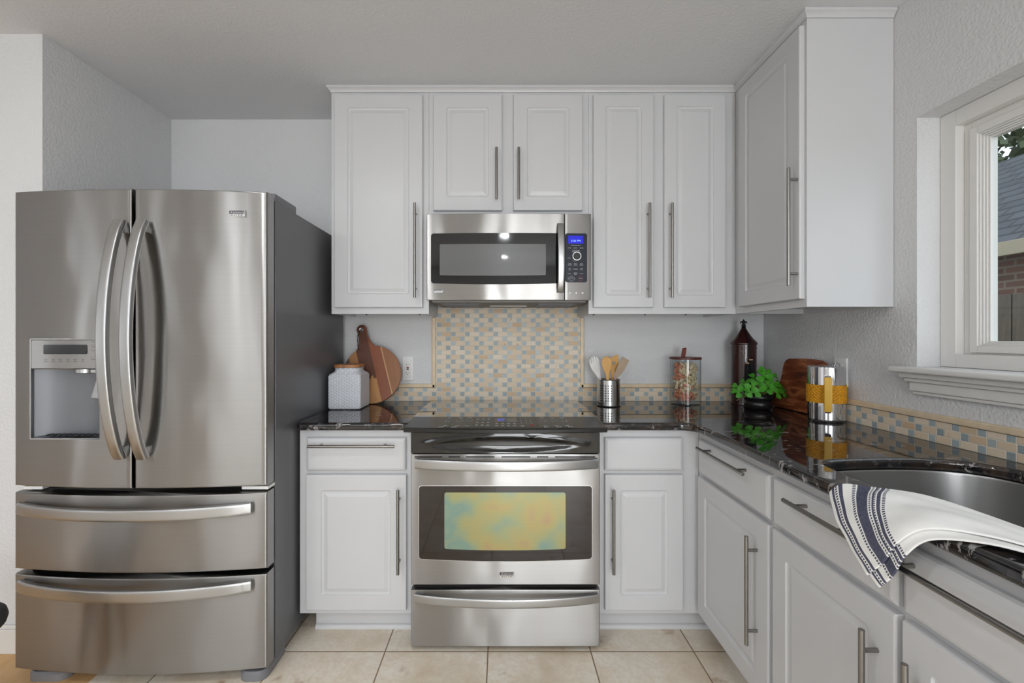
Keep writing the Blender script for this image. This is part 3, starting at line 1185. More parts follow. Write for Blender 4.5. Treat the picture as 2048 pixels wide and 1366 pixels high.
def curved_panel(x0, x1, z0, z1, yb, hole=None, r=.007, nx=22, fn=fy):
    """slightly bowed front with rounded rim and, if asked, a rectangular opening"""
    def spread(a, c, n, cuts):
        v = [a, a + r * .3, a + r, c - r, c - r * .3, c] + [a + (c - a) * i / n for i in range(1, n)] + list(cuts)
        v = sorted(v)
        out = [v[0]]
        for q in v[1:]:
            if q - out[-1] > 1e-4:
                out.append(q)
        return out
    xs = spread(x0, x1, nx, hole[:2] if hole else [])
    zs = spread(z0, z1, 6, hole[2:] if hole else [])

    def drop(v, a, c):
        e = min(v - a, c - v)
        return 0 if e >= r else r - math.sqrt(max(0, r * r - (r - e) ** 2))
    bm = new()
    g = [[bm.verts.new((x, fn(x) + max(drop(x, x0, x1), drop(z, z0, z1)), z)) for z in zs] for x in xs]
    for i in range(len(xs) - 1):
        for j in range(len(zs) - 1):
            if hole and hole[0] - 1e-5 <= xs[i] and xs[i + 1] <= hole[1] + 1e-5 and hole[2] - 1e-5 <= zs[j] and zs[j + 1] <= hole[3] + 1e-5:
                continue
            bm.faces.new((g[i][j], g[i + 1][j], g[i + 1][j + 1], g[i][j + 1]))
    # rim to the back
    nx_, nz = len(xs), len(zs)
    rim = [g[i][0] for i in range(nx_)] + [g[-1][j] for j in range(1, nz)] + [g[i][-1] for i in range(nx_ - 2, -1, -1)] + [g[0][j] for j in range(nz - 2, 0, -1)]
    back = [bm.verts.new((v.co.x, yb, v.co.z)) for v in rim]
    n = len(rim)
    for k in range(n):
        bm.faces.new((rim[k], rim[(k + 1) % n], back[(k + 1) % n], back[k]))
    if not hole:
        bm.faces.new(back[::-1])
    else:
        # tunnel of the opening, open to the back
        loop = [v for v in bm.verts if False]
    return bm


fr = thing('refrigerator', 'tall stainless French-door refrigerator with two bottom freezer drawers', 'refrigerator', (FC, 2.05, 0))
b = new()
box(b, FX0 + .004, FX1, 1.712, 2.44, .035, 1.768, .004)
obj('cabinet_body', b, 'fridge_side', fr)
b = new(); box(b, FX0 + .012, FX1 - .008, 1.700, 1.7115, .10, 1.765)
obj('gasket', b, 'gap', fr, smooth=0)
DX = (-1.693, -1.437, H - .363, H - .0036)
FZ1 = 1.784
GAPX = -1.315
ld = obj('door', curved_panel(FX0, GAPX - .005, H - .539, FZ1, 1.698, DX), 'steel', fr, smooth=40)
rd = obj('door', curved_panel(GAPX + .005, FX1, H - .539, FZ1, 1.698), 'steel', fr, smooth=40)
dr1 = obj('freezer_drawer', curved_panel(FX0, FX1, H - .842, H - .563, 1.698), 'steel', fr, smooth=40)
dr2 = obj('freezer_drawer', curved_panel(FX0, FX1, H - 1.206, H - .860, 1.698), 'steel', fr, smooth=40)
# door handles: flat bowed bars
for xx, par in ((-1.352, ld), (-1.272, rd)):
    pts, ww = [], []
    for i in range(25):
        s = i / 24
        z = H - .425 + .84 * s
        k = 1 - (2 * s - 1) ** 2
        pts.append((xx, fy(xx) - .012 - .072 * k ** .8, z))
    b = new()
    ribbon(b, pts, (1, 0, 0), .038, .022)
    for z in (H - .405, H + .395):
        box(b, xx - .014, xx + .014, fy(xx) - .02, fy(xx) + .002, z - .02, z + .02, .003)
    obj('handle', b, 'steel_hi', par)
for zz, par, xa, xb in ((H - .615, dr1, -1.742, -.905), (H - .895, dr2, -1.742, -.905)):
    pts = []
    for i in range(25):
        s = i / 24
        x = xa + (xb - xa) * s
        k = 1 - (2 * s - 1) ** 2
        pts.append((x, fy(x) - .010 - .040 * k ** .8, zz))
    b = new()
    ribbon(b, pts, (0, 0, 1), .042, .020)
    for x in (xa + .02, xb - .02):
        box(b, x - .02, x + .02, fy(x) - .016, fy(x) + .002, zz - .014, zz + .014, .003)
    obj('handle', b, 'steel_hi', par)
# ice and water dispenser
dx0, dx1, dz0, dz1 = DX
dm = (dx0 + dx1) / 2
b = new()
yf = fy(dm)
n = 14
# cavity: concave back wall, floor and roof
secs = []
for i in range(n + 1):
    s = i / n
    x = dx0 + (dx1 - dx0) * s
    secs.append((x, yf + .012 + .046 * (1 - abs(2 * s - 1) ** 2.6)))
zt = H - .112
g0 = [b.verts.new((x, y, dz0 + .006)) for x, y in secs]
g1 = [b.verts.new((x, y, zt)) for x, y in secs]
f0 = [b.verts.new((x, fy(x) + .001, dz0)) for x, y in secs]
f1 = [b.verts.new((x, fy(x) + .001, zt)) for x, y in secs]
for i in range(n):
    b.faces.new((g0[i], g0[i + 1], g1[i + 1], g1[i]))
    b.faces.new((f0[i], f0[i + 1], g0[i + 1], g0[i]))
    b.faces.new((f1[i], f1[i + 1], g1[i + 1], g1[i]))
for e in (0, n):
    b.faces.new((f0[e], g0[e], g1[e], f1[e]))
dsp = obj('dispenser', b, 'disp', ld, smooth=40)
b = new()
for (x0, x1, z0, z1) in ((dx0 - .003, dx0 + .003, dz0, dz1), (dx1 - .003, dx1 + .003, dz0, dz1), (dx0, dx1, dz0 - .003, dz0 + .003), (dx0, dx1, dz1 - .003, dz1 + .003)):
    box(b, x0, x1, yf - .0015, yf + .010, z0, z1, .0015)
obj('dispenser_bezel', b, 'steel_hi', dsp)
b = new(); loops_xz(b, [(rrect(dx0 + .003, dx1 - .003, zt, dz1 - .002, .004), yf + .03), (rrect(dx0 + .003, dx1 - .003, zt, dz1 - .002, .004), yf + .001), (rrect(dx0 + .006, dx1 - .006, zt + .003, dz1 - .005, .004), yf - .002)])
fa = obj('control_fascia', b, 'steel', dsp)
b = new(); loops_xz(b, [(rrect(-1.643, -1.487, H - .058, H - .024, .004), yf - .001), (rrect(-1.643, -1.487, H - .058, H - .024, .004), yf - .0035)])
obj('display', b, 'screen_dark', dsp)
b = new()
for k in range(6):
    x = -1.636 + k * .0265
    for j in range(2):
        box(b, x - .006 + .002 * (k % 2), x + .006, yf - .0026, yf - .0018, H - .078 - j * .006, H - .0765 - j * .006)
for k, z in enumerate((H - .014, H - .031, H - .046, H - .077)):
    box(b, -1.472, -1.456, yf - .0026, yf - .0018, z - .0008, z + .0008)
    if k:
        for j in range(7):
            a = PI * (j / 6)
            box(b, -1.464 + .010 * math.cos(a) - .001, -1.464 + .010 * math.cos(a) + .001, yf - .0026, yf - .0018, z + .004 * math.sin(a) + .003, z + .004 * math.sin(a) + .004)
obj('button_markings', b, 'mark_dark', dsp, smooth=0)
b = new(); lathe(b, [(0, zt - .017), (.032, zt - .017), (.036, zt - .014), (.036, zt - .001)], (-1.525, yf + .040, 0), 28)
box(b, -1.52, dx1 - .006, yf + .02, yf + .05, zt - .016, zt - .001, .003)
obj('nozzle', b, 'steel_hi', dsp)
b = new()
ribbon(b, [(-1.464, yf + .042, zt - .018), (-1.466, yf + .038, zt - .045), (-1.471, yf + .030, zt - .085), (-1.474, yf + .024, zt - .108)], (1, 0, 0), [.044, .048, .052, .050], .006)
obj('paddle', b, 'steel_hi', dsp)
b = new()
tr = []
for i in range(n + 1):
    s = i / n
    x = dx0 + .018 + (dx1 - dx0 - .036) * s
    tr.append((x, yf + .010 + .040 * (1 - abs(2 * s - 1) ** 2.4)))
va = [b.verts.new((x, y, dz0 + .009)) for x, y in tr]
vb = [b.verts.new((x, yf + .008, dz0 + .009)) for x, y in tr]
for i in range(n):
    b.faces.new((vb[i], vb[i + 1], va[i + 1], va[i]))
for k in range(9):
    x = dx0 + .04 + k * .022
    box(b, x, x + .006, yf + .012, yf + .042, dz0 + .009, dz0 + .012)
obj('drip_tray', b, 'steel_dk', dsp, smooth=0)


def badge(parent, x, y, z, w, h, sub):
    b = new(); loops_xz(b, [(rrect(x - w / 2, x + w / 2, z - h / 2, z + h / 2, .0012), y + .002), (rrect(x - w / 2, x + w / 2, z - h / 2, z + h / 2, .0012), y - .0015), (rrect(x - w / 2 + .001, x + w / 2 - .001, z - h / 2 + .001, z + h / 2 - .001, .001), y - .0025)])
    bd = obj('logo_badge', b, 'badge', parent)
    b = new(); box(b, x - w * .46, x + w * .46, y - .0031, y - .0024, z - h * .08, z + h * .42)
    obj('badge_field', b, 'steel_dk', bd, smooth=0)
    text('badge_lettering', 'Kenmore', h * .58, (x + w * .05, y - .0034, z + h * .15), M['badge'], bd, sx=w * .82 / (h * .58 * 3.75), shear=.25)
    text('badge_lettering', 'E L I T E', h * .26, (x, y - .0030, z - h * .27), M['steel_dk'], bd, sx=w * .7 / (h * .26 * 3.7))
    return bd


badge(rd, -.957, fy(-.957) + .0, H + .450, .062, .024, True)
b = new()
box(b, FX1 - .16, FX1 - .006, 1.72, 1.90, 1.7685, 1.802, .006)
box(b, FX1 - .10, FX1 - .012, 1.694, 1.72, 1.7685, 1.795, .004)
obj('hinge_cover', b, 'grey_plastic', fr)
for x0, x1 in ((FX1 - .105, FX1 - .004), (FX0 + .045, FX0 + .19)):
    b = new()
    pts = rrect(x0, x1, 1.640, 1.82, .035, 6)
    m2 = [(x, y) for x, y in pts]
    ra = [b.verts.new((x, y, .001)) for x, y in m2]
    rb = [b.verts.new((x, y, .026)) for x, y in m2]
    cx, cy = (x0 + x1) / 2, 1.73
    rc = [b.verts.new((cx + (x - cx) * .9, cy + (y - cy) * .92, .033)) for x, y in m2]
    for u, v in ((ra, rb), (rb, rc)):
        for k in range(len(u)):
            b.faces.new((u[k], u[(k + 1) % len(u)], v[(k + 1) % len(u)], v[k]))
    b.faces.new(rc); b.faces.new(ra[::-1])
    obj('foot_cover', b, 'grey_plastic', fr)
for x0, x1 in ((FX1 - .10, FX1 - .002), (FX0 + .02, FX0 + .09)):
    b = new(); box(b, x0, x1, 1.66, 1.711, H - .557, H - .545, .002)
    obj('hinge_bracket', b, 'white_plastic', fr)

# ------------------------------------------------------------------ microwave
MX0, MX1, MY = -.3475, .4165, 2.094
mZ0, mZ1 = H + .176, H + .577
mw = thing('microwave', 'stainless over-the-range microwave with blue clock display, hung under the short cabinet', 'microwave', ((MX0 + MX1) / 2, 2.29, mZ0))
b = new()
box(b, MX0 + .001, MX1 - .001, MY + .022, YB - .012, mZ0 + .004, mZ1, .002)
obj('microwave_body', b, 'steel_dk', mw, smooth=0)
MDX = .2925


def fmw(x):
    return MY


def mw_y(x):
    k = (x - (MX0 + MX1) / 2) / ((MX1 - MX0) / 2)
    return MY - .010 * (1 - k * k) + .004


WGX0, WGX1, WGZ0, WGZ1 = -.327, .2915, H + .254, H + .485
md = obj('door', curved_panel(MX0, MDX - .001, mZ0, mZ1, MY + .021, fn=mw_y, r=.003), 'steel', mw, smooth=40)
mp = obj('control_panel', curved_panel(MDX + .001, MX1, mZ0, mZ1, MY + .021, fn=mw_y, r=.003, nx=8), 'steel', mw, smooth=40)


def front_plate(x0, x1, z0, z1, r, off, fn, bow=0.0, thick=.003, corner=None):
    """thin plate lying on a bowed front: rounded outline, bottom edge may sag by bow"""
    bm = new()
    xs = sorted(set([round(x0 + (x1 - x0) * i / 24, 6) for i in range(25)] + [round(x0 + r * (1 - math.cos(PI / 2 * k / 6)), 6) for k in range(7)] + [round(x1 - r * (1 - math.cos(PI / 2 * k / 6)), 6) for k in range(7)]))
    xm = (x0 + x1) / 2
    lo, hi, lob, hib = [], [], [], []
    for x in xs:
        e = min(x - x0, x1 - x)
        dz = r - math.sqrt(max(0, r * r - (r - e) ** 2)) if e < r else 0
        za = z0 + dz - bow * (1 - ((x - xm) / ((x1 - x0) / 2)) ** 2)
        zb = z1 - dz
        y = fn(x) - off
        lo.append(bm.verts.new((x, y, za))); hi.append(bm.verts.new((x, y, zb)))
        lob.append(bm.verts.new((x, y + thick, za))); hib.append(bm.verts.new((x, y + thick, zb)))
    for i in range(len(xs) - 1):
        bm.faces.new((lo[i], lo[i + 1], hi[i + 1], hi[i]))
        bm.faces.new((lob[i], lo[i], lo[i + 1], lob[i + 1])[::-1])
        bm.faces.new((hi[i], hi[i + 1], hib[i + 1], hib[i]))
    bm.faces.new((lob[0], hib[0], hi[0], lo[0])); bm.faces.new((lo[-1], hi[-1], hib[-1], lob[-1]))
    return bm


wn = obj('window', front_plate(WGX0, WGX1, WGZ0, WGZ1, .012, .0025, mw_y, .006), 'micro_glass', md, smooth=0)
b = front_plate(-.286, .205, H + .291, H + .434, .004, .0032, mw_y, .003)
obj('mesh_screen', b, 'micro_mesh', wn, smooth=0)
obj('keypad', front_plate(MDX + .003, .397, WGZ0 + .004, WGZ1, .010, .0025, mw_y), 'navy', mp, smooth=0)
ky = mw_y(.35) - .0026
obj('display', front_plate(.309, .379, H + .437, H + .474, .002, .0034, mw_y), 'screen_blue', mp, smooth=0)
text('clock_digits', '5:36 PM', .013, (.344, mw_y(.309) - .0042, H + .449), M['digit'], mp, sx=1.05)
b = new(); lathe(b, [(.0165, 0), (.0165, .012), (.014, .015), (.0, .015)], seg=28)
kn = obj('dial', xf(b, T(.347, ky, H + .377) @ R(PI / 2, 'X')), 'black', mp)
b = new(); lathe(b, [(.0215, 0), (.0215, .013), (.020, .0155), (.0168, .0155), (.0165, .010)], seg=32)
obj('dial_ring', xf(b, T(.347, ky, H + .377) @ R(PI / 2, 'X')), 'badge', kn)
b = new()
yk = mw_y(.309) - .0036
for z, xs, w in ((H + .429, (.345,), .044), (H + .417, (.315, .342, .371), .017), (H + .405, (.345,), .034), (H + .399, (.345,), .034), (H + .370, (.312,), .012),
                 (H + .344, (.316, .343, .371), .014), (H + .338, (.316, .343, .371), .018), (H + .322, (.316, .371), .011), (H + .316, (.316, .371), .014), (H + .319, (.343,), .020),
                 (H + .298, (.316, .371), .015), (H + .301, (.343,), .017), (H + .295, (.343,), .013)):
    for x in xs:
        k = 0
        xx = x - w / 2
        while xx < x + w / 2 - .001:
            wd = random.choice((.0016, .0022, .0028))
            box(b, xx, min(xx + wd, x + w / 2), mw_y(xx) - .0034, mw_y(xx) - .0026, z - .0011, z + .0011)
            xx += wd + .0009
obj('key_markings', b, 'mark', mp, smooth=0)
b = flat([[(-.0175, 0), (0, -.0135), (.0175, 0), (0, .0135)], [(-.0158, 0), (0, -.0122), (.0158, 0), (0, .0122)]], .0006)
obj('start_outline', xf(b, T(.324, yk, H + .275) @ STAND), 'mark', mp, smooth=0)
text('start_lettering', 'START', .0062, (.324, yk - .0002, H + .276), M['mark'], mp)
cir = lambda r, n=28: [(r * math.cos(2 * PI * i / n), r * math.sin(2 * PI * i / n)) for i in range(n)]
b = flat([cir(.0112), cir(.0103)], .0006)
obj('stop_outline', xf(b, T(.367, yk, H + .275) @ STAND), 'mark_red', mp, smooth=0)
text('stop_lettering', 'STOP', .006, (.367, yk - .0002, H + .276), M['mark'], mp)
for x in (.316, .346, .376):
    b = new(); lathe(b, [(.0048, 0), (.0048, .002), (.0035, .0045), (0, .005)], seg=16)
    obj('push_button', xf(b, T(x, mw_y(x), H + .2085) @ R(PI / 2, 'X')), 'white_plastic', mp)
pts = []
for i in range(21):
    s = i / 20
    k = 1 - (2 * s - 1) ** 2
    pts.append((.272, MY - .010 - .034 * k ** .7, H + .212 + .313 * s))
b = new(); ribbon(b, pts, (1, 0, 0), .030, .014)
for z in (H + .226, H + .510):
    box(b, .262, .282, MY - .014, MY + .002, z - .012, z + .012, .002)
obj('handle', b, 'steel_hi', md)
badge(md, -.293, mw_y(-.293), H + .2175, .040, .0155, True)
b = new()
box(b, MX0 + .02, MX1 - .02, MY + .03, YB - .02, mZ0 - .010, mZ0 + .004, .003)
M['hood'] = simple('dull hood underside', (112, 108, 104), 0.5, metal=0.4)
obj('hood_base', b, 'hood', mw)
for x0 in (MX0 + .06, MX1 - .24):
    b = new()
    box(b, x0, x0 + .18, MY + .07, MY + .28, mZ0 - .013, mZ0 - .0095, .001)
    for k in range(9):
        box(b, x0 + .008, x0 + .172, MY + .085 + k * .021, MY + .095 + k * .021, mZ0 - .0145, mZ0 - .0128)
    obj('grease_filter', b, 'grey_plastic', mw, smooth=0)
b = new(); box(b, -.06, .13, MY + .22, MY + .28, mZ0 - .0125, mZ0 - .0095, .001)
obj('lamp_lens', b, 'white_plastic', mw)

# ------------------------------------------------------------------ range
RX0, RX1 = -.3625, .3935
RC = (RX0 + RX1) / 2
rg = thing('range', 'stainless slide-in electric range with black control panel and oven window', 'oven', (RC, 2.1, 0))
b = new()
box(b, RX0 + .003, RX1 - .003, 1.835, YB - .02, .03, .862, .002)
for x in (RX0 + .03, RX1 - .05):
    for y in (1.87, 2.4):
        box(b, x, x + .02, y, y + .02, .0005, .03)
obj('oven_body', b, 'steel_dk', rg, smooth=0)
# cooktop glass lies over the counter edges
b = new(); box(b, RX0 - .020, RX1 + .020, 1.952, YB - .020, .9026, .9095, .002)
obj('cooktop_glass', b, 'cooktop', rg)
b = new(); box(b, RX0 + .006, RX1 - .006, 1.848, YB - .022, .862, .9025)
obj('cooktop_base', b, 'black', rg)
# control panel: sloping top, bowed front
b = new()
n = 24
secs = []
for i in range(n + 1):
    s = i / n
    k = 1 - (2 * s - 1) ** 2
    xb_ = RX0 - .020 + (RX1 - RX0 + .04) * s
    xt_ = RX0 - .012 + (RX1 - RX0 + .024) * s
    yfront = 1.762 - .022 * k
    secs.append([(xt_, 1.951, .9085), (xt_, 1.945, .9105), (xb_, yfront + .008, .8995), (xb_, yfront, .896), (xb_, yfront, .8835), (xb_, yfront + .006, .880), (xb_, 1.8465, .880), (xb_, 1.8465, .9028), (xt_, 1.951, .9028)])
rows = [[b.verts.new(p) for p in sct] for sct in secs]
for r0, r1 in zip(rows, rows[1:]):
    for k in range(len(r0)):
        j = (k + 1) % len(r0)
        b.faces.new((r0[k], r0[j], r1[j], r1[k]))
b.faces.new(rows[0]); b.faces.new(rows[-1][::-1])
M['panel'] = simple('charcoal control panel', (40, 39, 37), 0.22, spec=0.3, var=.03)
cp = obj('control_panel', b, 'panel', rg, smooth=14)


def panel_pt(s, v, lift=.0006):
    """point on the sloping panel; s across 0..1, v from back edge 0 to front edge 1"""
    k = 1 - (2 * s - 1) ** 2
    xt_ = RX0 - .012 + (RX1 - RX0 + .024) * s
    xb_ = RX0 - .020 + (RX1 - RX0 + .04) * s
    yb_, zb_ = 1.945, .9105
    yf_, zf_ = 1.770 - .022 * k, .8995
    return Vector((xt_ + (xb_ - xt_) * v, yb_ + (yf_ - yb_) * v, zb_ + (zf_ - zb_) * v + lift))


def panel_quad(bm, s0, s1, v0, v1, lift=.0006):
    m = 1 if s1 - s0 < .05 else 8
    for i in range(m):
        a, c = s0 + (s1 - s0) * i / m, s0 + (s1 - s0) * (i + 1) / m
        q = [panel_pt(a, v1, lift), panel_pt(c, v1, lift), panel_pt(c, v0, lift), panel_pt(a, v0, lift)]
        bm.faces.new([bm.verts.new(p) for p in q])


M['pad_black'] = simple('black touch pad', (9, 9, 10), 0.25)
M['pad_grey'] = simple('charcoal touch pad', (36, 36, 38), 0.3)
for q in ((.185, .335), (.665, .84)):
    b = new(); panel_quad(b, q[0], q[1], .06, .92)
    obj('touch_pad', b, 'pad_black', cp, smooth=0)
b = new(); panel_quad(b, .337, .663, .06, .92)
obj('touch_pad', b, 'pad_grey', cp, smooth=0)
b = new(); panel_quad(b, .443, .562, .12, .50, .0010)
obj('clock_display', b, 'screen_dark', cp, smooth=0)
b = new()
for s in (.462, .470, .482, .490):
    panel_quad(b, s, s + .005, .2, .40, .0013)
obj('clock_digits', b, 'digit_dim', cp, smooth=0)
b = new()
for s0 in (.195, .255, .305, .695, .75, .805):
    for v in (.12, .80):
        panel_quad(b, s0 - .006, s0 + .014, v, v + .05, .0011)
    for v in (.33, .46):
        for q in (-.008, .010):
            panel_quad(b, s0 + q, s0 + q + .006, v, v + .04, .0011)
    panel_quad(b, s0 + .018, s0 + .024, .36, .40, .0011)
for s0 in (.355, .383, .412):
    for v in (.2, .5, .72):
        panel_quad(b, s0 - .006, s0 + .006, v, v + .07, .0011)
for s0 in (.456, .486, .516, .546):
    for v in (.58, .76):
        panel_quad(b, s0 - .007, s0 + .007, v, v + .06, .0011)
for s0 in (.583, .608, .633):
    for v in (.16, .36, .55):
        panel_quad(b, s0 - .0022, s0 + .0022, v, v + .07, .0011)
panel_quad(b, .576, .594, .78, .86, .0011)
for s0 in (.17, .235, .69, .75, .81):
    for q in range(3):
        panel_quad(b, s0 + q * .009, s0 + q * .009 + .006, .90, .96, .0011)
obj('control_markings', b, 'mark', cp, smooth=0)
b = new()
for v in (.68, .78):
    panel_quad(b, .624, .644, v, v + .06, .0011)
obj('off_markings', b, 'mark_red', cp, smooth=0)
# black manifold band with a lens-shaped recess
b = new()
nx_, nz_ = 48, 14
mz0, mz1 = H - .459, .8795
g = []
for i in range(nx_ + 1):
    s = i / nx_
    x = RX0 + .001 + (RX1 - RX0 - .002) * s
    col = []
    for j in range(nz_ + 1):
        v = j / nz_
        z = mz0 + (mz1 - mz0) * v
        y = 1.802 - .008 * (1 - (2 * s - 1) ** 2)
        e = (2 * s - 1) / .86
        if abs(e) < 1:
            hgt = .34 * (1 - e * e)
            dd = abs(v - .40) / hgt if hgt > 1e-3 else 9
            if dd < 1:
                y += .010 * (1 - dd ** 4) * (1 - e * e)
            y -= .004 * math.exp(-((v - .40 - hgt) / .08) ** 2)
        col.append(b.verts.new((x, y, z)))
    g.append(col)
for i in range(nx_):
    for j in range(nz_):
        b.faces.new((g[i][j], g[i + 1][j], g[i + 1][j + 1], g[i][j + 1]))
obj('manifold_panel', b, 'gloss_black', rg, smooth=60)
b = new()
box(b, RX0 + .002, RX1 - .002, 1.822, 1.836, mz0, .880)
box(b, RX0 + .006, RX1 - .006, 1.815, 1.836, H - .478, mz0)
obj('vent_gap', b, 'gap', rg, smooth=0)


def flat_y(y):
    return lambda x: y


OY = 1.806
oz0, oz1 = H - .988, H - .464
od = obj('oven_door', curved_panel(RX0, RX1, oz0, oz1, 1.834, fn=flat_y(OY), r=.004), 'steel', rg, smooth=40)
ow = obj('window', front_plate(-.330, .3615, H - .882, H - .592, .012, .0025, flat_y(OY), .010), 'oven_glass', od, smooth=0)
obj('window_rim', front_plate(-.3325, .364, H - .8845, H - .5895, .014, .0012, flat_y(OY), .010), 'badge', od, smooth=0)
obj('inner_window', front_plate(-.228, .256, H - .842, H - .617, .008, .0034, flat_y(OY), .006), 'oven_inner', ow, smooth=0)
b = new()
for x0, x1 in ((-.348, -.237), (-.212, -.166), (-.142, -.028), (.0, .115), (.142, .187), (.214, .324 + .05)):
    box(b, x0, x1, OY - .0006, OY + .002, H - .4775, H - .4735)
box(b, -.328, -.20, OY - .0006, OY + .002, H - .5235, H - .519)
box(b, .25, .356, OY - .0006, OY + .002, H - .5225, H - .518)
obj('vent_slot', b, 'gap', od, smooth=0)
pts = []
for i in range(25):
    s = i / 24
    k = 1 - (2 * s - 1) ** 2
    pts.append((-.341 + .722 * s, OY - .014 - .045 * k ** .8, H - .497))
b = new(); ribbon(b, pts, (0, 0, 1), .040, .018)
for x in (-.325, .365):
    box(b, x - .016, x + .016, OY - .018, OY + .001, H - .511, H - .483, .003)
obj('handle', b, 'steel_hi', od)
badge(od, RC + .005, OY, H - .946, .060, .024, True)
b = new(); box(b, RX0 + .012, RX1 - .012, 1.826, 1.8348, H - 1.010, H - .985)
obj('drawer_gap', b, 'gap', rg, smooth=0)
wd = obj('warming_drawer', curved_panel(RX0, RX1, .016, H - 1.006, 1.834, fn=flat_y(OY - .002), r=.004), 'steel', rg, smooth=40)
pts = []
for i in range(25):
    s = i / 24
    k = 1 - (2 * s - 1) ** 2
    pts.append((-.343 + .726 * s, OY - .012 - .040 * k ** .8, H - 1.032))
b = new(); ribbon(b, pts, (0, 0, 1), .036, .016)
for x in (-.327, .367):
    box(b, x - .014, x + .014, OY - .016, OY + .001, H - 1.044, H - 1.02, .003)
obj('handle', b, 'steel_hi', wd)

# ------------------------------------------------------------------ outlets
gf = thing('wall_outlet', 'white outlet with red reset button on the wall behind the round board', 'outlet', (-.517, YB - .004, H - .169), 'wall outlets')
b = new(); loops_xz(b, [(rrect(-.549, -.485, H - .236, H - .102, .004), YB - .001), (rrect(-.549, -.485, H - .236, H - .102, .004), YB - .005), (rrect(-.546, -.488, H - .233, H - .105, .004), YB - .0075)])
pl = obj('cover_plate', b, 'white_plastic', gf)
b = new(); loops_xz(b, [(rrect(-.534, -.500, H - .206, H - .131, .003), YB - .007), (rrect(-.534, -.500, H - .206, H - .131, .003), YB - .010)])
obj('receptacle', b, 'white_plastic', gf)
b = new()
for zc in (H - .145, H - .192):
    box(b, -.5255, -.5235, YB - .0108, YB - .0098, zc - .004, zc + .004)
    box(b, -.5105, -.5085, YB - .0108, YB - .0098, zc - .003, zc + .003)
    tube(b, [(-.517, YB - .0108, zc - .009), (-.517, YB - .0098, zc - .009)], .0022, 8)
box(b, -.5225, -.5115, YB - .012, YB - .0098, H - .175, H - .169)
obj('slots', b, 'black', gf, smooth=0)
b = new(); box(b, -.5235, -.5105, YB - .0122, YB - .0098, H - .1665, H - .160)
obj('reset_button', b, 'red', gf)
ro = thing('wall_outlet', 'plain white outlet plate on the wall behind the yellow-banded carafe', 'outlet', (XR - .004, 1.918, H - .145), 'wall outlets')
b = new(); loops_xz(b, [(rrect(-.036, .036, -.062, .062, .004), 0), (rrect(-.036, .036, -.062, .062, .004), -.004), (rrect(-.033, .033, -.059, .059, .004), -.0065)])
mo = T(XR - .001, 1.925, H - .145) @ ROTR
obj('cover_plate', xf(b, mo), 'white_plastic', ro)
b = new(); box(b, -.017, .017, -.009, -.006, -.034, .034, .001)
obj('receptacle', xf(b, mo), 'white_plastic', ro)

# ------------------------------------------------------------------ things on the counter
CT = CZ1 + .0004
# ceramic canister
cn = thing('canister', 'square white embossed ceramic canister with wooden lid beside the refrigerator', 'canister', (-.762, 2.262, CT))
b = new()


def rsq(h, z, r, bm):
    return [bm.verts.new((-.762 + x, 2.262 + y, CT + z)) for x, y in rrect(-h, h, -h, h, r, 5)]


L = [rsq(.070, 0, .012, b), rsq(.077, .004, .012, b), rsq(.080, .010, .012, b), rsq(.080, .160, .012, b), rsq(.076, .170, .014, b), rsq(.068, .178, .026, b), rsq(.064, .183, .04, b), rsq(.062, .192, .045, b), rsq(.064, .199, .046, b), rsq(.066, .2015, .046, b), rsq(.06, .2015, .042, b)]
for u, v in zip(L, L[1:]):
    for k in range(len(u)):
        b.faces.new((u[k], u[(k + 1) % len(u)], v[(k + 1) % len(u)], v[k]))
b.faces.new(L[0][::-1]); b.faces.new(L[-1])
obj('jar_body', b, 'canister', cn, smooth=50)
b = new()
L = [rsq(.064, .2018, .044, b), rsq(.0665, .2035, .046, b), rsq(.0665, .215, .046, b), rsq(.064, .217, .044, b)]
for u, v in zip(L, L[1:]):
    for k in range(len(u)):
        b.faces.new((u[k], u[(k + 1) % len(u)], v[(k + 1) % len(u)], v[k]))
b.faces.new(L[0][::-1]); b.faces.new(L[-1])
M['acacia_lid'] = wood('acacia lid', [(0.35, (120, 98, 78)), (0.5, (170, 112, 66)), (0.7, (200, 142, 90))], (14, 3, 1))
obj('lid', b, 'acacia_lid', cn)

# round cutting board leaning on the wall
r_ = .1545
ax = []
hw = .027
tilt = math.radians(15.5)
N_ = 64
a0 = PI / 2 - .34
out = []
for i in range(N_ + 1):
    a = PI / 2 + .34 + (2 * PI - .68) * i / N_
    out.append((r_ * math.cos(a), r_ * math.sin(a)))
# neck flares into the handle
right = [(.040, .160), (.031, .178), (.026, .198), (.0245, .220), (.0255, .245)]
cap = [(.0275 * math.cos(a), .248 + .0275 * math.sin(a)) for a in [PI * i / 12 for i in range(13)]]
out = out + right + cap + [(-x, y) for x, y in right[::-1]]
hole = [(.009 * math.cos(2 * PI * i / 20), .248 + .009 * math.sin(2 * PI * i / 20)) for i in range(20)]
bm = flat([out, hole], .016, .003)
xf(bm, STAND)
lean = math.radians(8.8)
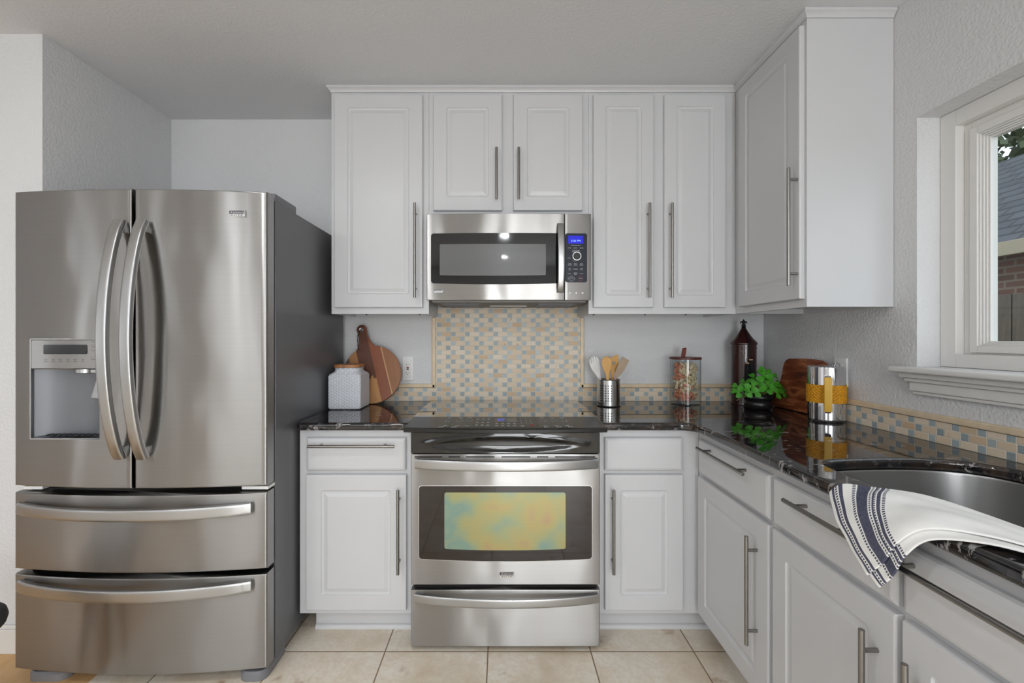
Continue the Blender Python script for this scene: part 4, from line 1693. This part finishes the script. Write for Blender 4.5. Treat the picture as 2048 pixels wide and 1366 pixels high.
# foot of the leaned disc rests on the counter
mtx = T(-.686, 2.397, CT + r_ * math.cos(lean) + .0015) @ R(-lean, 'X') @ R(-tilt, 'Y')
rb_ = obj('round_cutting_board', bm, 'round_board', mtx=mtx, local=True)
tag(rb_, 'round striped wooden paddle board leaning on the wall behind the canister', 'cutting board', 'wooden cutting boards')
b = new()
tt = []
for i in range(25):
    a = 2 * PI * i / 24
    tt.append((.0095 * math.cos(a), -.0085, .248 + .0095 * math.sin(a)))
tube(b, tt, .0022, 8)
obj('eyelet', b, 'badge', rb_, local=True)
b = new()
tube(b, [(0, .0, .245), (-.010, -.012, .240), (-.026, -.012, .222), (-.034, -.011, .19), (-.038, -.011, .165), (-.036, -.0105, .15)], .0014, 6)
tube(b, [(0, .0, .245), (-.012, -.0125, .238), (-.029, -.0125, .214), (-.031, -.011, .18), (-.039, -.011, .150), (-.028, -.0105, .138)], .0014, 6)
obj('hanging_cord', b, 'tassel', rb_, local=True)

# utensil holder
UX, UY = .550, 2.318
uh = thing('utensil_holder', 'perforated stainless steel utensil holder right of the range', 'utensil holder', (UX, UY, CT))
b = new(); lathe(b, [(.056, .004), (.058, .006), (.058, .133), (.0595, .136), (.058, .1372), (.0565, .136), (.0565, .006)], (UX, UY, CT), 56)
obj('cup', b, 'holed', uh, smooth=50)
b = new(); lathe(b, [(0, .0002), (.0585, .0002), (.060, .002), (.0585, .0042), (0, .0042)], (UX, UY, CT), 48)
obj('base_plate', b, 'black', uh)
UZ = CT + .006


def utensil(name, label, mat, outs, foot, head_dir, lean_v, th, bowl=0.0, cat='utensil', bev=.002):
    """outline in XY with y along the length; foot = point on the cup floor, head_dir = point the axis passes at the rim"""
    bm = flat(outs, th, bev)
    if bowl:
        for v in bm.verts:
            v.co.z += bowl(v.co.x, v.co.y)
    xf(bm, Matrix.Diagonal((1.12 if 'spoon' in name else 1, .875, 1, 1)))
    xf(bm, STAND)
    d = (Vector(head_dir) - Vector(foot)).normalized()
    z = d
    y = Vector((0, 1, 0))
    y = (y - z * y.dot(z)).normalized()
    x = y.cross(z)
    m = Matrix((x, y, z)).transposed().to_4x4()
    m.translation = Vector(foot)
    o = obj(name, bm, mat, mtx=m @ R(lean_v, 'Z'), local=True)
    tag(o, label, cat, 'utensils in the holder')
    return o


def paddle(prof):
    """symmetrical outline from (y, halfwidth) pairs"""
    return [(w, y) for y, w in prof] + [(-w, y) for y, w in prof[::-1]]


sp = [(0, .005), (.10, .0055), (.165, .0065), (.185, .009), (.205, .016), (.225, .0205), (.245, .0215), (.262, .019), (.272, .013), (.278, .006)]
fork = [(.005, 0), (.0055, .12), (.007, .16), (.012, .185), (.021, .215), (.0245, .245), (.023, .268), (.019, .277), (.0150, .279), (.0140, .252), (.0125, .252), (.0115, .282),
        (.0045, .284), (.0035, .255), (.0018, .255), (.0010, .284), (-.0075, .282), (-.0085, .253), (-.0102, .253), (-.0110, .279), (-.018, .275), (-.023, .262), (-.0245, .24), (-.021, .21), (-.012, .183), (-.007, .16), (-.0055, .12), (-.005, 0)]


def zc(x, y):
    return -.010 * max(0, min(1, (y - .16) / .08)) + 14 * x * x * (1 if y > .18 else 0) * max(0, min(1, (y - .18) / .04))


utensil('slotted_spoon', 'pale grey slotted fork-spoon leaning towards the range in the holder', 'white_plastic', [fork],
        (UX - .002, UY + .030, UZ + .006), (UX - .041, UY + .027, CT + .137), .1, .003, zc, bev=.001)
utensil('wooden_spoon', 'golden bamboo spoon standing at the front of the utensil holder', 'bamboo', [paddle(sp)],
        (UX - .006, UY - .030, UZ + .004), (UX - .014, UY - .036, CT + .137), 0, .007, zc)
utensil('wooden_spoon', 'golden bamboo spoon tucked behind the front bamboo spoon', 'bamboo', [paddle(sp)],
        (UX + .001, UY - .010, UZ + .004), (UX - .006, UY - .014, CT + .137), 0, .007, zc)
cor_sp = [(.005, 0), (.0055, .15), (.008, .175), (.016, .21), (.0225, .235), (.0215, .275), (.0185, .290), (.004, .284), (-.010, .275), (-.0155, .25), (-.0165, .225), (-.013, .205), (-.008, .18), (-.0055, .15), (-.005, 0)]
hl = [(.0105 * math.cos(2 * PI * i / 20) - .0, .238 + .0085 * math.sin(2 * PI * i / 20)) for i in range(20)]
utensil('corner_spoon', 'bamboo corner spoon with a round hole, upright in the holder', 'bamboo', [cor_sp, hl],
        (UX + .014, UY + .022, UZ + .004), (UX + .027, UY + .034, CT + .137), 0, .006)
spat = [(.005, 0), (.0055, .14), (.0065, .175), (.017, .21), (.0205, .235), (.0195, .298), (-.0195, .302), (-.0205, .235), (-.017, .21), (-.0065, .175), (-.0055, .14), (-.005, 0)]
utensil('wooden_spatula', 'greyish wooden spatula leaning away from the range in the holder', 'grey_wood', [spat],
        (UX - .031, UY + .004, UZ + .004), (UX + .036, UY + .008, CT + .137), -.25, .006)

# pasta jar
JX, JY, JR = .968, 2.378, .078
pj = thing('pasta_jar', 'clear glass jar with reddish wooden lid and leather tab', 'jar', (JX, JY, CT))
b = new()
lathe(b, [(0, .0004), (JR - .004, .0004), (JR, .004), (JR, .236), (JR - .003, .236), (JR - .003, .012), (JR - .008, .008), (0, .008)], (JX, JY, CT), 56)
obj('jar_glass', b, 'jar_glass', pj, smooth=50)
b = new(); lathe(b, [(0, .2362), (JR + .001, .2362), (JR + .002, .2375), (JR + .002, .2455), (JR + .001, .247), (0, .247)], (JX, JY, CT), 48)
lidj = obj('lid', b, 'lid_wood', pj)
b = new(); ribbon(b, [(JX - .012, JY, CT + .246), (JX - .009, JY, CT + .258), (JX - .006, JY, CT + .275), (JX - .004, JY, CT + .292), (JX - .004, JY + .003, CT + .2945), (JX - .004, JY + .006, CT + .292), (JX - .007, JY + .006, CT + .270), (JX - .010, JY + .006, CT + .2465)], (1, 0, .15), .021, .0025, 4)
obj('leather_tab', b, 'leather', lidj)


def rotini(bm, c, ax, ln=.034, r=.0072):
    ax = ax.normalized()
    u = ax.orthogonal().normalized()
    w = ax.cross(u)
    n = 16
    ph0 = random.random() * 6
    for k in range(2):
        prev = None
        for i in range(n + 1):
            s = i / n
            ph = ph0 + s * 2 * PI * 2.2 + k * PI
            p = c + ax * ((s - .5) * ln)
            e = u * math.cos(ph) + w * math.sin(ph)
            a = [bm.verts.new(p), bm.verts.new(p + e * r * .55 + ax * .001), bm.verts.new(p + e * r + ax * .0022)]
            a2 = [bm.verts.new(p + ax * .0035), bm.verts.new(p + e * r * .55 + ax * .0045), bm.verts.new(p + e * r + ax * .004)]
            if prev:
                q, q2 = prev
                for j in range(2):
                    bm.faces.new((q[j], q[j + 1], a[j + 1], a[j]))
                    bm.faces.new((q2[j], a2[j], a2[j + 1], q2[j + 1]))
                bm.faces.new((q[2], q2[2], a2[2], a[2]))
            prev = (a, a2)


random.seed(21)
bc, bo = new(), new()
for k in range(260):
    z = .026 + (.168 if k % 2 else .186) * random.random()
    rr = (.051 * math.sqrt(random.random())) * (1 if z < .15 else .92)
    a = random.random() * 2 * PI
    c = Vector((JX + rr * math.cos(a), JY + rr * math.sin(a), CT + z))
    d = Vector((random.uniform(-1, 1), random.uniform(-1, 1), random.uniform(-.7, .7)))
    hz = z + .25 * (c.x - JX) + .03 * math.sin(k)
    target = bo if (hz < .075 or (c.x < JX - .028 and z > .13) or random.random() < .05) else bc
    rotini(target, c, d)
random.seed(5)
for f in bo.faces:
    f.material_index = 1
me = bpy.data.meshes.new('t'); bo.to_mesh(me); bo.free(); bc.from_mesh(me); bpy.data.meshes.remove(me)
ps = obj('spiral_pasta', bc, 'pasta_cream', loc=(JX, JY, CT + .02), normals=False, smooth=60, weighted=False)
ps.data.materials.append(M['pasta_orange'])
tag(ps, 'cream and orange spiral pasta filling the glass jar', 'pasta', kind='stuff')

# dark canister with finial in the corner
VX, VY = 1.279, 2.385
vc = thing('lidded_jar', 'tall dark bronze lidded jar with finial in the counter corner', 'jar', (VX, VY, CT))
b = new(); lathe(b, [(0, .0004), (.062, .0004), (.063, .004), (.0605, .012), (.0605, .29), (.0625, .292), (.0625, .298), (.0605, .30), (.0605, .312), (0, .312)], (VX, VY, CT), 48)
obj('jar_body', b, 'bronze', vc, smooth=40)
b = new(); lathe(b, [(0, .3125), (.063, .3125), (.065, .316), (.064, .323), (.058, .331), (.046, .344), (.033, .362), (.022, .38), (.014, .394), (.010, .402), (0, .404)], (VX, VY, CT), 48)
lv = obj('lid', b, 'bronze', vc, smooth=50)
b = new()
lathe(b, [(0, .402), (.009, .402), (.013, .406), (.009, .409), (.006, .412), (.006, .416), (.010, .418), (.010, .421), (.005, .423), (.0075, .430), (.006, .438), (.002, .446), (0, .448)], (VX, VY, CT), 20)
for s in (-1, 1):
    tube(b, [(VX, VY, CT + .421), (VX + s * .006, VY, CT + .428), (VX + s * .011, VY, CT + .433), (VX + s * .0155, VY, CT + .432), (VX + s * .016, VY, CT + .427), (VX + s * .013, VY, CT + .4245)], [.003, .0034, .0036, .003, .0024, .0018], 8)
    tube(b, [(VX, VY, CT + .419), (VX + s * .005, VY, CT + .416), (VX + s * .010, VY, CT + .413), (VX + s * .012, VY, CT + .4165)], [.0028, .0028, .0024, .0015], 8)
obj('finial', b, 'black_iron', lv)
ts = thing('tassel', 'black yarn tassels with tan beads hanging down the dark bronze jar', 'tassel', (VX - .02, VY - .065, CT + .12))
b = new()
tube(b, [(VX - .004, VY - .016, CT + .398), (VX - .006, VY - .044, CT + .358), (VX - .010, VY - 0.0710, CT + .328), (VX - .012, VY - 0.0720, CT + .25), (VX - .020, VY - 0.0725, CT + .226)], .0016, 6)
tube(b, [(VX - .002, VY - .016, CT + .398), (VX - .003, VY - .045, CT + .358), (VX - .005, VY - 0.0720, CT + .328), (VX - .004, VY - 0.0730, CT + .25), (VX - .002, VY - 0.0735, CT + .243)], .0016, 6)
obj('cord', b, 'tassel', ts)
b = new()
for x, z in ((-.020, .218), (-.002, .236)):
    for q in (-.006, 0, .006):
        bs = bmesh.new()
        bmesh.ops.create_uvsphere(bs, u_segments=10, v_segments=8, radius=.0042)
        merge(b, bs, T(VX + x + q, VY - 0.0735, CT + z))
obj('bead', b, 'bead', ts)
for x, z, ln in ((-.022, .216, .135), (.000, .233, .15)):
    b = new()
    n = 14
    for i in range(n):
        a = 2 * PI * i / n
        rx, ry = .006 * math.cos(a), .003 * math.sin(a)
        tube(b, [(VX + x + rx * .6, VY - .078 + ry, CT + z), (VX + x + rx * 1.5, VY - .0795 + ry * 1.3, CT + z - .04), (VX + x + rx * 2.0, VY - .0795 + ry * 1.3, CT + z - ln + random.uniform(0, .008))], [.003, .0042, .0034], 6)
    obj('yarn', b, 'tassel', ts)

# potted clover
PX, PY = 1.258, 2.212
pp = thing('potted_plant', 'small bright green clover plant in a black pot on the corner counter', 'plant', (PX, PY, CT))
b = new(); lathe(b, [(0, .0005), (.046, .0005), (.052, .003), (.060, .012), (.064, .024), (.062, .034), (.058, .040), (.060, .046), (.067, .054), (.069, .062), (.066, .070), (.058, .075), (.054, .074), (.054, .066), (0, .064)], (PX, PY, CT), 44)
obj('pot', b, 'pot', pp, smooth=50)
b = new(); lathe(b, [(0, .069), (.03, .0685), (.0535, .0665)], (PX, PY, CT), 24)
obj('soil', b, 'soil', pp)


def lobe_leaf(bm, c, nrm, size, rot):
    """a clover leaf: three or four rounded, notched leaflets"""
    nrm = nrm.normalized()
    u = nrm.orthogonal().normalized()
    w = nrm.cross(u)
    for k in range(3):
        a = rot + k * 2 * PI / 3
        d = u * math.cos(a) + w * math.sin(a)
        e = nrm.cross(d)
        pts = [(0, 0), (.25, .24), (.5, .42), (.78, .50), (1.0, .42), (1.08, .22), (.98, 0), (1.08, -.22), (1.0, -.42), (.78, -.50), (.5, -.42), (.25, -.24)]
        cen = bm.verts.new(c + d * size * .55 + nrm * size * .02)
        vs = [bm.verts.new(c + d * (x * size) + e * (y * size) + nrm * (size * (.12 * x - .34 * x * x * .5 + .14 * abs(y) * 2))) for x, y in pts]
        for i in range(len(vs)):
            bm.faces.new((cen, vs[i], vs[(i + 1) % len(vs)]))


random.seed(11)
bl, bs_ = new(), new()
heads = []
for dx, dy, z, s in ((-.115, -.03, .088, .030), (-.085, -.045, .10, .033), (-.062, -.06, .115, .032), (-.10, .0, .105, .028), (-.03, -.05, .135, .030), (-.005, -.055, .165, .036), (.012, -.04, .180, .034), (.045, -.03, .165, .032),
                     (.035, -.06, .128, .031), (.004, -.07, .120, .030), (.062, -.055, .112, .034), (.085, -.05, .098, .033), (.105, -.03, .088, .034), (.048, -.075, .092, .031), (.09, -.01, .12, .030), (-.02, -.0, .150, .030),
                     (.03, .02, .160, .032), (-.05, .03, .125, .030), (.06, .04, .13, .032), (-.045, -.075, .095, .028), (.02, -.08, .104, .028), (-.075, -.065, .09, .026)):
    heads.append((Vector((PX + dx, PY + dy, CT + z)), s))
for c, s in heads:
    nn = Vector((c.x - PX, (c.y - PY) - .07, .055)).normalized()
    nn = (nn + Vector((random.uniform(-.2, .2), random.uniform(-.2, .1), .15))).normalized()
    lobe_leaf(bl, c, nn, s, random.random() * 2)
    base = Vector((PX + (c.x - PX) * .2, PY + (c.y - PY) * .2, CT + .068))
    mid = (base + c) / 2 + Vector((0, 0, .022))
    tube(bs_, [base, mid, c], .0013, 5)
tube(bs_, [(PX - .05, PY - .03, CT + .075), (PX - .09, PY - .05, CT + .066), (PX - .12, PY - .06, CT + .062), (PX - .14, PY - .065, CT + .05)], .0012, 5)
o = obj('foliage', bl, 'leaf', pp, normals=False, smooth=60)
obj('stems', bs_, 'stem', pp)

# rectangular board on the right wall: local x = along the wall towards the room
cb = [(.0, .055), (.012, .085), (.030, .110), (.045, .135), (.050, .165), (.052, .195), (.058, .222), (.070, .238), (.090, .245), (.20, .250), (.27, .250), (.312, .247), (.332, .238), (.342, .22), (.345, .03), (.337, .010), (.322, .001), (.02, 0), (.006, .006), (0, .02)]
bm = flat([cb], .018, .004)
xf(bm, STAND)
leanr = math.radians(7.0)
mtx = T(XR - .056, 2.318, CT + .0016) @ ROTR @ R(-leanr, 'X')
cbo = obj('serving_board', bm, 'acacia', mtx=mtx, local=True)
tag(cbo, 'dark acacia serving board leaning on the wall behind the carafe and plant', 'cutting board', 'wooden cutting boards')

# carafe
KX, KY, KR = 1.366, 1.900, .066
kf = thing('carafe', 'chrome carafe with yellow wicker band and handle near the window', 'carafe', (KX, KY, CT))
b = new(); lathe(b, [(0, .0004), (KR - .004, .0004), (KR - .001, .006), (KR, .012), (KR, .225), (KR - .002, .229), (KR - .006, .231), (0, .232)], (KX, KY, CT), 56)
obj('body', b, 'chrome', kf, smooth=40)
b = new()
nr, na = 44, 140
g = []
for j in range(nr + 1):
    z = .079 + .075 * j / nr
    row = j // 4
    q = (j % 4) / 4
    g.append([b.verts.new((KX + (KR + .0022 + .0020 * math.sin(28 * a + PI * row) + .0010 * math.sin(PI * q)) * math.cos(a), KY + (KR + .0022 + .0020 * math.sin(28 * a + PI * row) + .0010 * math.sin(PI * q)) * math.sin(a), CT + z)) for a in [2 * PI * i / na for i in range(na)]])
for j in range(nr):
    for i in range(na):
        b.faces.new((g[j][i], g[j][(i + 1) % na], g[j + 1][(i + 1) % na], g[j + 1][i]))
obj('wicker_band', b, 'wicker', kf, smooth=60)
hd_ = Vector((-.52, -.85, 0)).normalized()
hs = Vector((.85, -.52, 0))
b = new()
pts = []
for s, o_ in ((.045, .0), (.045, .024), (.050, .032), (.10, .036), (.17, .036), (.188, .032), (.193, .022), (.193, .0)):
    p = Vector((KX, KY, CT + s)) + hd_ * (KR - .003 + o_)
    pts.append(p)
ribbon(b, pts[2:6], hs, .027, .007, 6)
hn = obj('handle', b, 'handle_yellow', kf)
for q in (pts[0:3], pts[5:8]):
    b = new(); ribbon(b, q, hs, .022, .005, 6)
    obj('handle_mount', b, 'chrome', kf)
b = new(); tube(b, [(KX + .028, KY - .01, CT + .231), (KX + .028, KY - .01, CT + .240), (KX + .040, KY - .01, CT + .243), (KX + .048, KY - .01, CT + .238), (KX + .05, KY - .01, CT + .231)], .0018, 8)
tube(b, [(KX + .018, KY - .01, CT + .2315), (KX + .024, KY - .01, CT + .242), (KX + .036, KY - .01, CT + .2315)], .0018, 8)
obj('lid_catch', b, 'chrome', kf)

# ------------------------------------------------------------------ dish towel draped over the counter edge
ROWS = [  # distance from the end, then four points across (top edge to lower edge)
    (0.000, (.7795, 1.062, .885), (.760, 1.010, .838), (.756, .955, .792), (.755, .900, .752)),
    (0.030, (.790, 1.040, .909), (.761, .985, .862), (.756, .935, .815), (.754, .882, .772)),
    (0.065, (.812, 1.004, .914), (.774, .955, .893), (.756, .908, .846), (.754, .860, .802)),
    (0.108, (.838, .972, .916), (.792, .927, .911), (.761, .880, .884), (.755, .838, .846)),
    (0.170, (.880, .930, .914), (.835, .885, .914), (.790, .838, .913), (.766, .805, .889)),
    (0.260, (.905, .855, .911), (.872, .810, .914), (.835, .775, .914), (.797, .748, .909)),
    (0.370, (.912, .750, .910), (.885, .725, .912), (.862, .705, .912), (.835, .690, .909)),
    (0.500, (.920, .610, .909), (.900, .600, .911), (.880, .595, .911), (.860, .590, .909)),
]


def cr1(p0, p1, p2, p3, t):
    return .5 * ((2 * p1) + (p2 - p0) * t + (2 * p0 - 5 * p1 + 4 * p2 - p3) * t * t + (3 * p1 - p0 - 3 * p2 + p3) * t ** 3)


def towel_pt(u, v):
    nu, nv = len(ROWS) - 1, 3

    def row(i):
        i = max(0, min(nu, i))
        P = [Vector(q) for q in ROWS[i][1:]]
        j = min(int(v * nv), nv - 1)
        t = v * nv - j
        ex = lambda k: P[k] if 0 <= k <= nv else (P[0] * 2 - P[1] if k < 0 else P[nv] * 2 - P[nv - 1])
        return cr1(ex(j - 1), ex(j), ex(j + 1), ex(j + 2), t), ROWS[i][0]
    i = min(int(u * nu), nu - 1)
    t = u * nu - i
    rs = [row(i + k) for k in (-1, 0, 1, 2)]
    p = cr1(rs[0][0], rs[1][0], rs[2][0], rs[3][0], t)
    s = rs[1][1] + (rs[2][1] - rs[1][1]) * t
    return p, s


def towel_sheet(bm, uvl, nu, nv, v0, v1, lift, u0=0.0, thick=.0035):
    g = []
    for i in range(nu + 1):
        r = []
        for j in range(nv + 1):
            u = u0 + (1 - u0) * i / nu
            v = v0 + (v1 - v0) * j / nv
            p, s = towel_pt(u, min(max(v, 0), 1))
            pu, _ = towel_pt(min(u + .004, 1), min(max(v, 0), 1))
            pv, _ = towel_pt(u, min(max(v + .004, 0), 1)) if v < .99 else towel_pt(u, v)
            pv0, _ = towel_pt(u, max(v - .004, 0))
            nn = (pu - p).cross(pv - pv0) if (pu - p).length > 1e-7 else Vector((0, 0, 1))
            nn = nn.normalized() if nn.length > 1e-12 else Vector((-1, 0, 1)).normalized()
            if nn.dot(Vector((-.7, 0, .7))) < 0:
                nn = -nn
            wr = .0011 * math.sin(9 * v + 14 * u) + .0007 * math.sin(23 * v - 8 * u)
            r.append((p + nn * (lift + wr), s, v))
        g.append(r)
    top = [[bm.verts.new(q[0]) for q in r] for r in g]
    for i in range(nu):
        for j in range(nv):
            f = bm.faces.new((top[i][j], top[i + 1][j], top[i + 1][j + 1], top[i][j + 1]))
            for lp, (a, c) in zip(f.loops, ((i, j), (i + 1, j), (i + 1, j + 1), (i, j + 1))):
                lp[uvl].uv = (g[a][c][1], g[a][c][2] * .2)


b = new()
uvl = b.loops.layers.uv.new('UVMap')
towel_sheet(b, uvl, 90, 36, 0, .88, .0080)
# under layers of the fold show at the lower edge, plain cloth
tmp = new()
ul2 = tmp.loops.layers.uv.new('UVMap')
towel_sheet(tmp, ul2, 90, 36, 0, 1.0, .0016, .004)
for f in tmp.faces:
    for lp in f.loops:
        lp[ul2].uv = (lp[ul2].uv[0], lp[ul2].uv[1])
me = bpy.data.meshes.new('t'); tmp.to_mesh(me); tmp.free(); b.from_mesh(me); bpy.data.meshes.remove(me)
tw = obj('dish_towel', b, 'towel', loc=(.80, .9, .9), normals=False, smooth=70)
sol = tw.modifiers.new('thickness', 'SOLIDIFY'); sol.thickness = .0042; sol.offset = 0
sub = tw.modifiers.new('soft', 'SUBSURF'); sub.levels = 1; sub.render_levels = 1
tag(tw, 'folded white dish towel with navy stripes draped over the sink counter edge', 'towel')

# ------------------------------------------------------------------ low stool just inside the frame
stl = thing('stool', 'black round stool seat peeking in by the refrigerator', 'stool', (-1.65, 1.35, 0))
b = new(); lathe(b, [(0, .344), (.09, .344), (.106, .349), (.116, .360), (.120, .377), (.116, .394), (.105, .405), (.0, .411)], (-1.65, 1.35, 0), 40)
obj('seat', b, 'slate', stl, smooth=50)
for k in range(4):
    a = PI / 4 + k * PI / 2
    b = new(); tube(b, [(-1.65 + .06 * math.cos(a), 1.35 + .06 * math.sin(a), .346), (-1.65 + .075 * math.cos(a), 1.35 + .075 * math.sin(a), .0005)], [.012, .009], 12)
    obj('leg', b, 'slate', stl)

# ------------------------------------------------------------------ recessed ceiling lights (behind the camera)
for x, y in CEIL_SPOTS:
    cl = thing('ceiling_light', 'round white recessed ceiling light in the room ceiling', 'light', (x, y, ZC - .012), 'recessed ceiling lights')
    b = new(); lathe(b, [(.062, ZC - .004), (.066, ZC - .010), (.085, ZC - .008), (.088, ZC - .0005)], (x, y, 0), 36)
    obj('trim_ring', b, 'trim', cl)
    b = new(); lathe(b, [(0, ZC - .005), (.050, ZC - .005), (.063, ZC - .003)], (x, y, 0), 36)
    obj('lens', b, 'lampglow', cl)
    lamp('ceiling_lamp', 'AREA', (x, y, ZC - .014), CEIL_W, .13, None, (0, 0, 0), (.94, .975, 1))

# ------------------------------------------------------------------ outside the window
b = new(); box(b, 1.62, 22, -6, 22, -.25, -.1); tag(obj('ground_outside', b, 'ground'), kind='structure')
nh = thing('neighbour_house', 'brick house with grey shingle roof beyond the fence outside the window', 'house', (6.5, 5, -.1))
b = new(); box(b, 5.35, 9.0, 1.5, 11, -.1, 2.12)
obj('brick_wall', b, 'brick', nh, smooth=0)
b = new()
v = [b.verts.new(p) for p in ((5.0, 1.2, 2.20), (5.0, 11.3, 2.20), (7.0, 11.3, 3.72), (7.0, 1.2, 3.72), (9.4, 1.2, 2.2), (9.4, 11.3, 2.2), (5.0, 1.2, 2.14), (5.0, 11.3, 2.14), (9.4, 1.2, 2.14), (9.4, 11.3, 2.14))]
for q in ((0, 1, 2, 3), (3, 2, 5, 4), (0, 3, 4, 8, 6), (1, 7, 9, 5, 2), (6, 8, 9, 7), (0, 6, 7, 1), (4, 5, 9, 8)):
    b.faces.new([v[i] for i in q])
obj('roof', b, 'shingle', nh, smooth=0)
b = new(); box(b, 4.94, 5.0, 1.2, 11.3, 2.06, 2.20, .01)
obj('gutter', b, 'fascia', nh)
fn_ = thing('wooden_fence', 'weathered wooden plank fence in front of the neighbouring brick house', 'fence', (3.8, 4, -.1))
y = 2.2
k = 0
while y < 6.2:
    b = new(); box(b, 3.80, 3.818, y, y + .138, -.09, 1.585 + .012 * math.sin(k * 2.3), .003)
    obj('fence_board', b, 'fence', fn_)
    y += .146; k += 1
for z in (.3, 1.25):
    b = new(); box(b, 3.82, 3.86, 2.2, 6.2, z, z + .08, .003)
    obj('rail', b, 'fence', fn_)
random.seed(3)
trr = thing('tree', 'dark leafy tree rising behind the neighbouring roof outside the window', 'tree', (15, 12.9, -.1))
b = new(); tube(b, [(15, 12.9, -.1), (15, 12.9, 2.0), (15.1, 13, 4.5), (15.1, 13, 6.0)], [.22, .18, .14, .08], 10)
obj('trunk', b, 'bark', trr)
b = new()
for k in range(15000):
    a, c = random.random() * 2 * PI, math.acos(random.uniform(-1, 1))
    rr = random.uniform(.55, 1.0) * (1 + .25 * math.sin(3 * a) * math.sin(2 * c))
    p = Vector((15 + 3.6 * rr * math.sin(c) * math.cos(a), 12.9 + 5.5 * rr * math.sin(c) * math.sin(a), 6.4 + 4.6 * rr * math.cos(c)))
    n1 = Vector((random.uniform(-1, 1), random.uniform(-1, 1), random.uniform(-1, 1))).normalized()
    u = n1.orthogonal().normalized(); w = n1.cross(u); s = random.uniform(.10, .2)
    b.faces.new([b.verts.new(p + u * s), b.verts.new(p + w * s * .6), b.verts.new(p - u * s), b.verts.new(p - w * s * .6)])
obj('crown', b, 'tree', trr, normals=False, smooth=0)
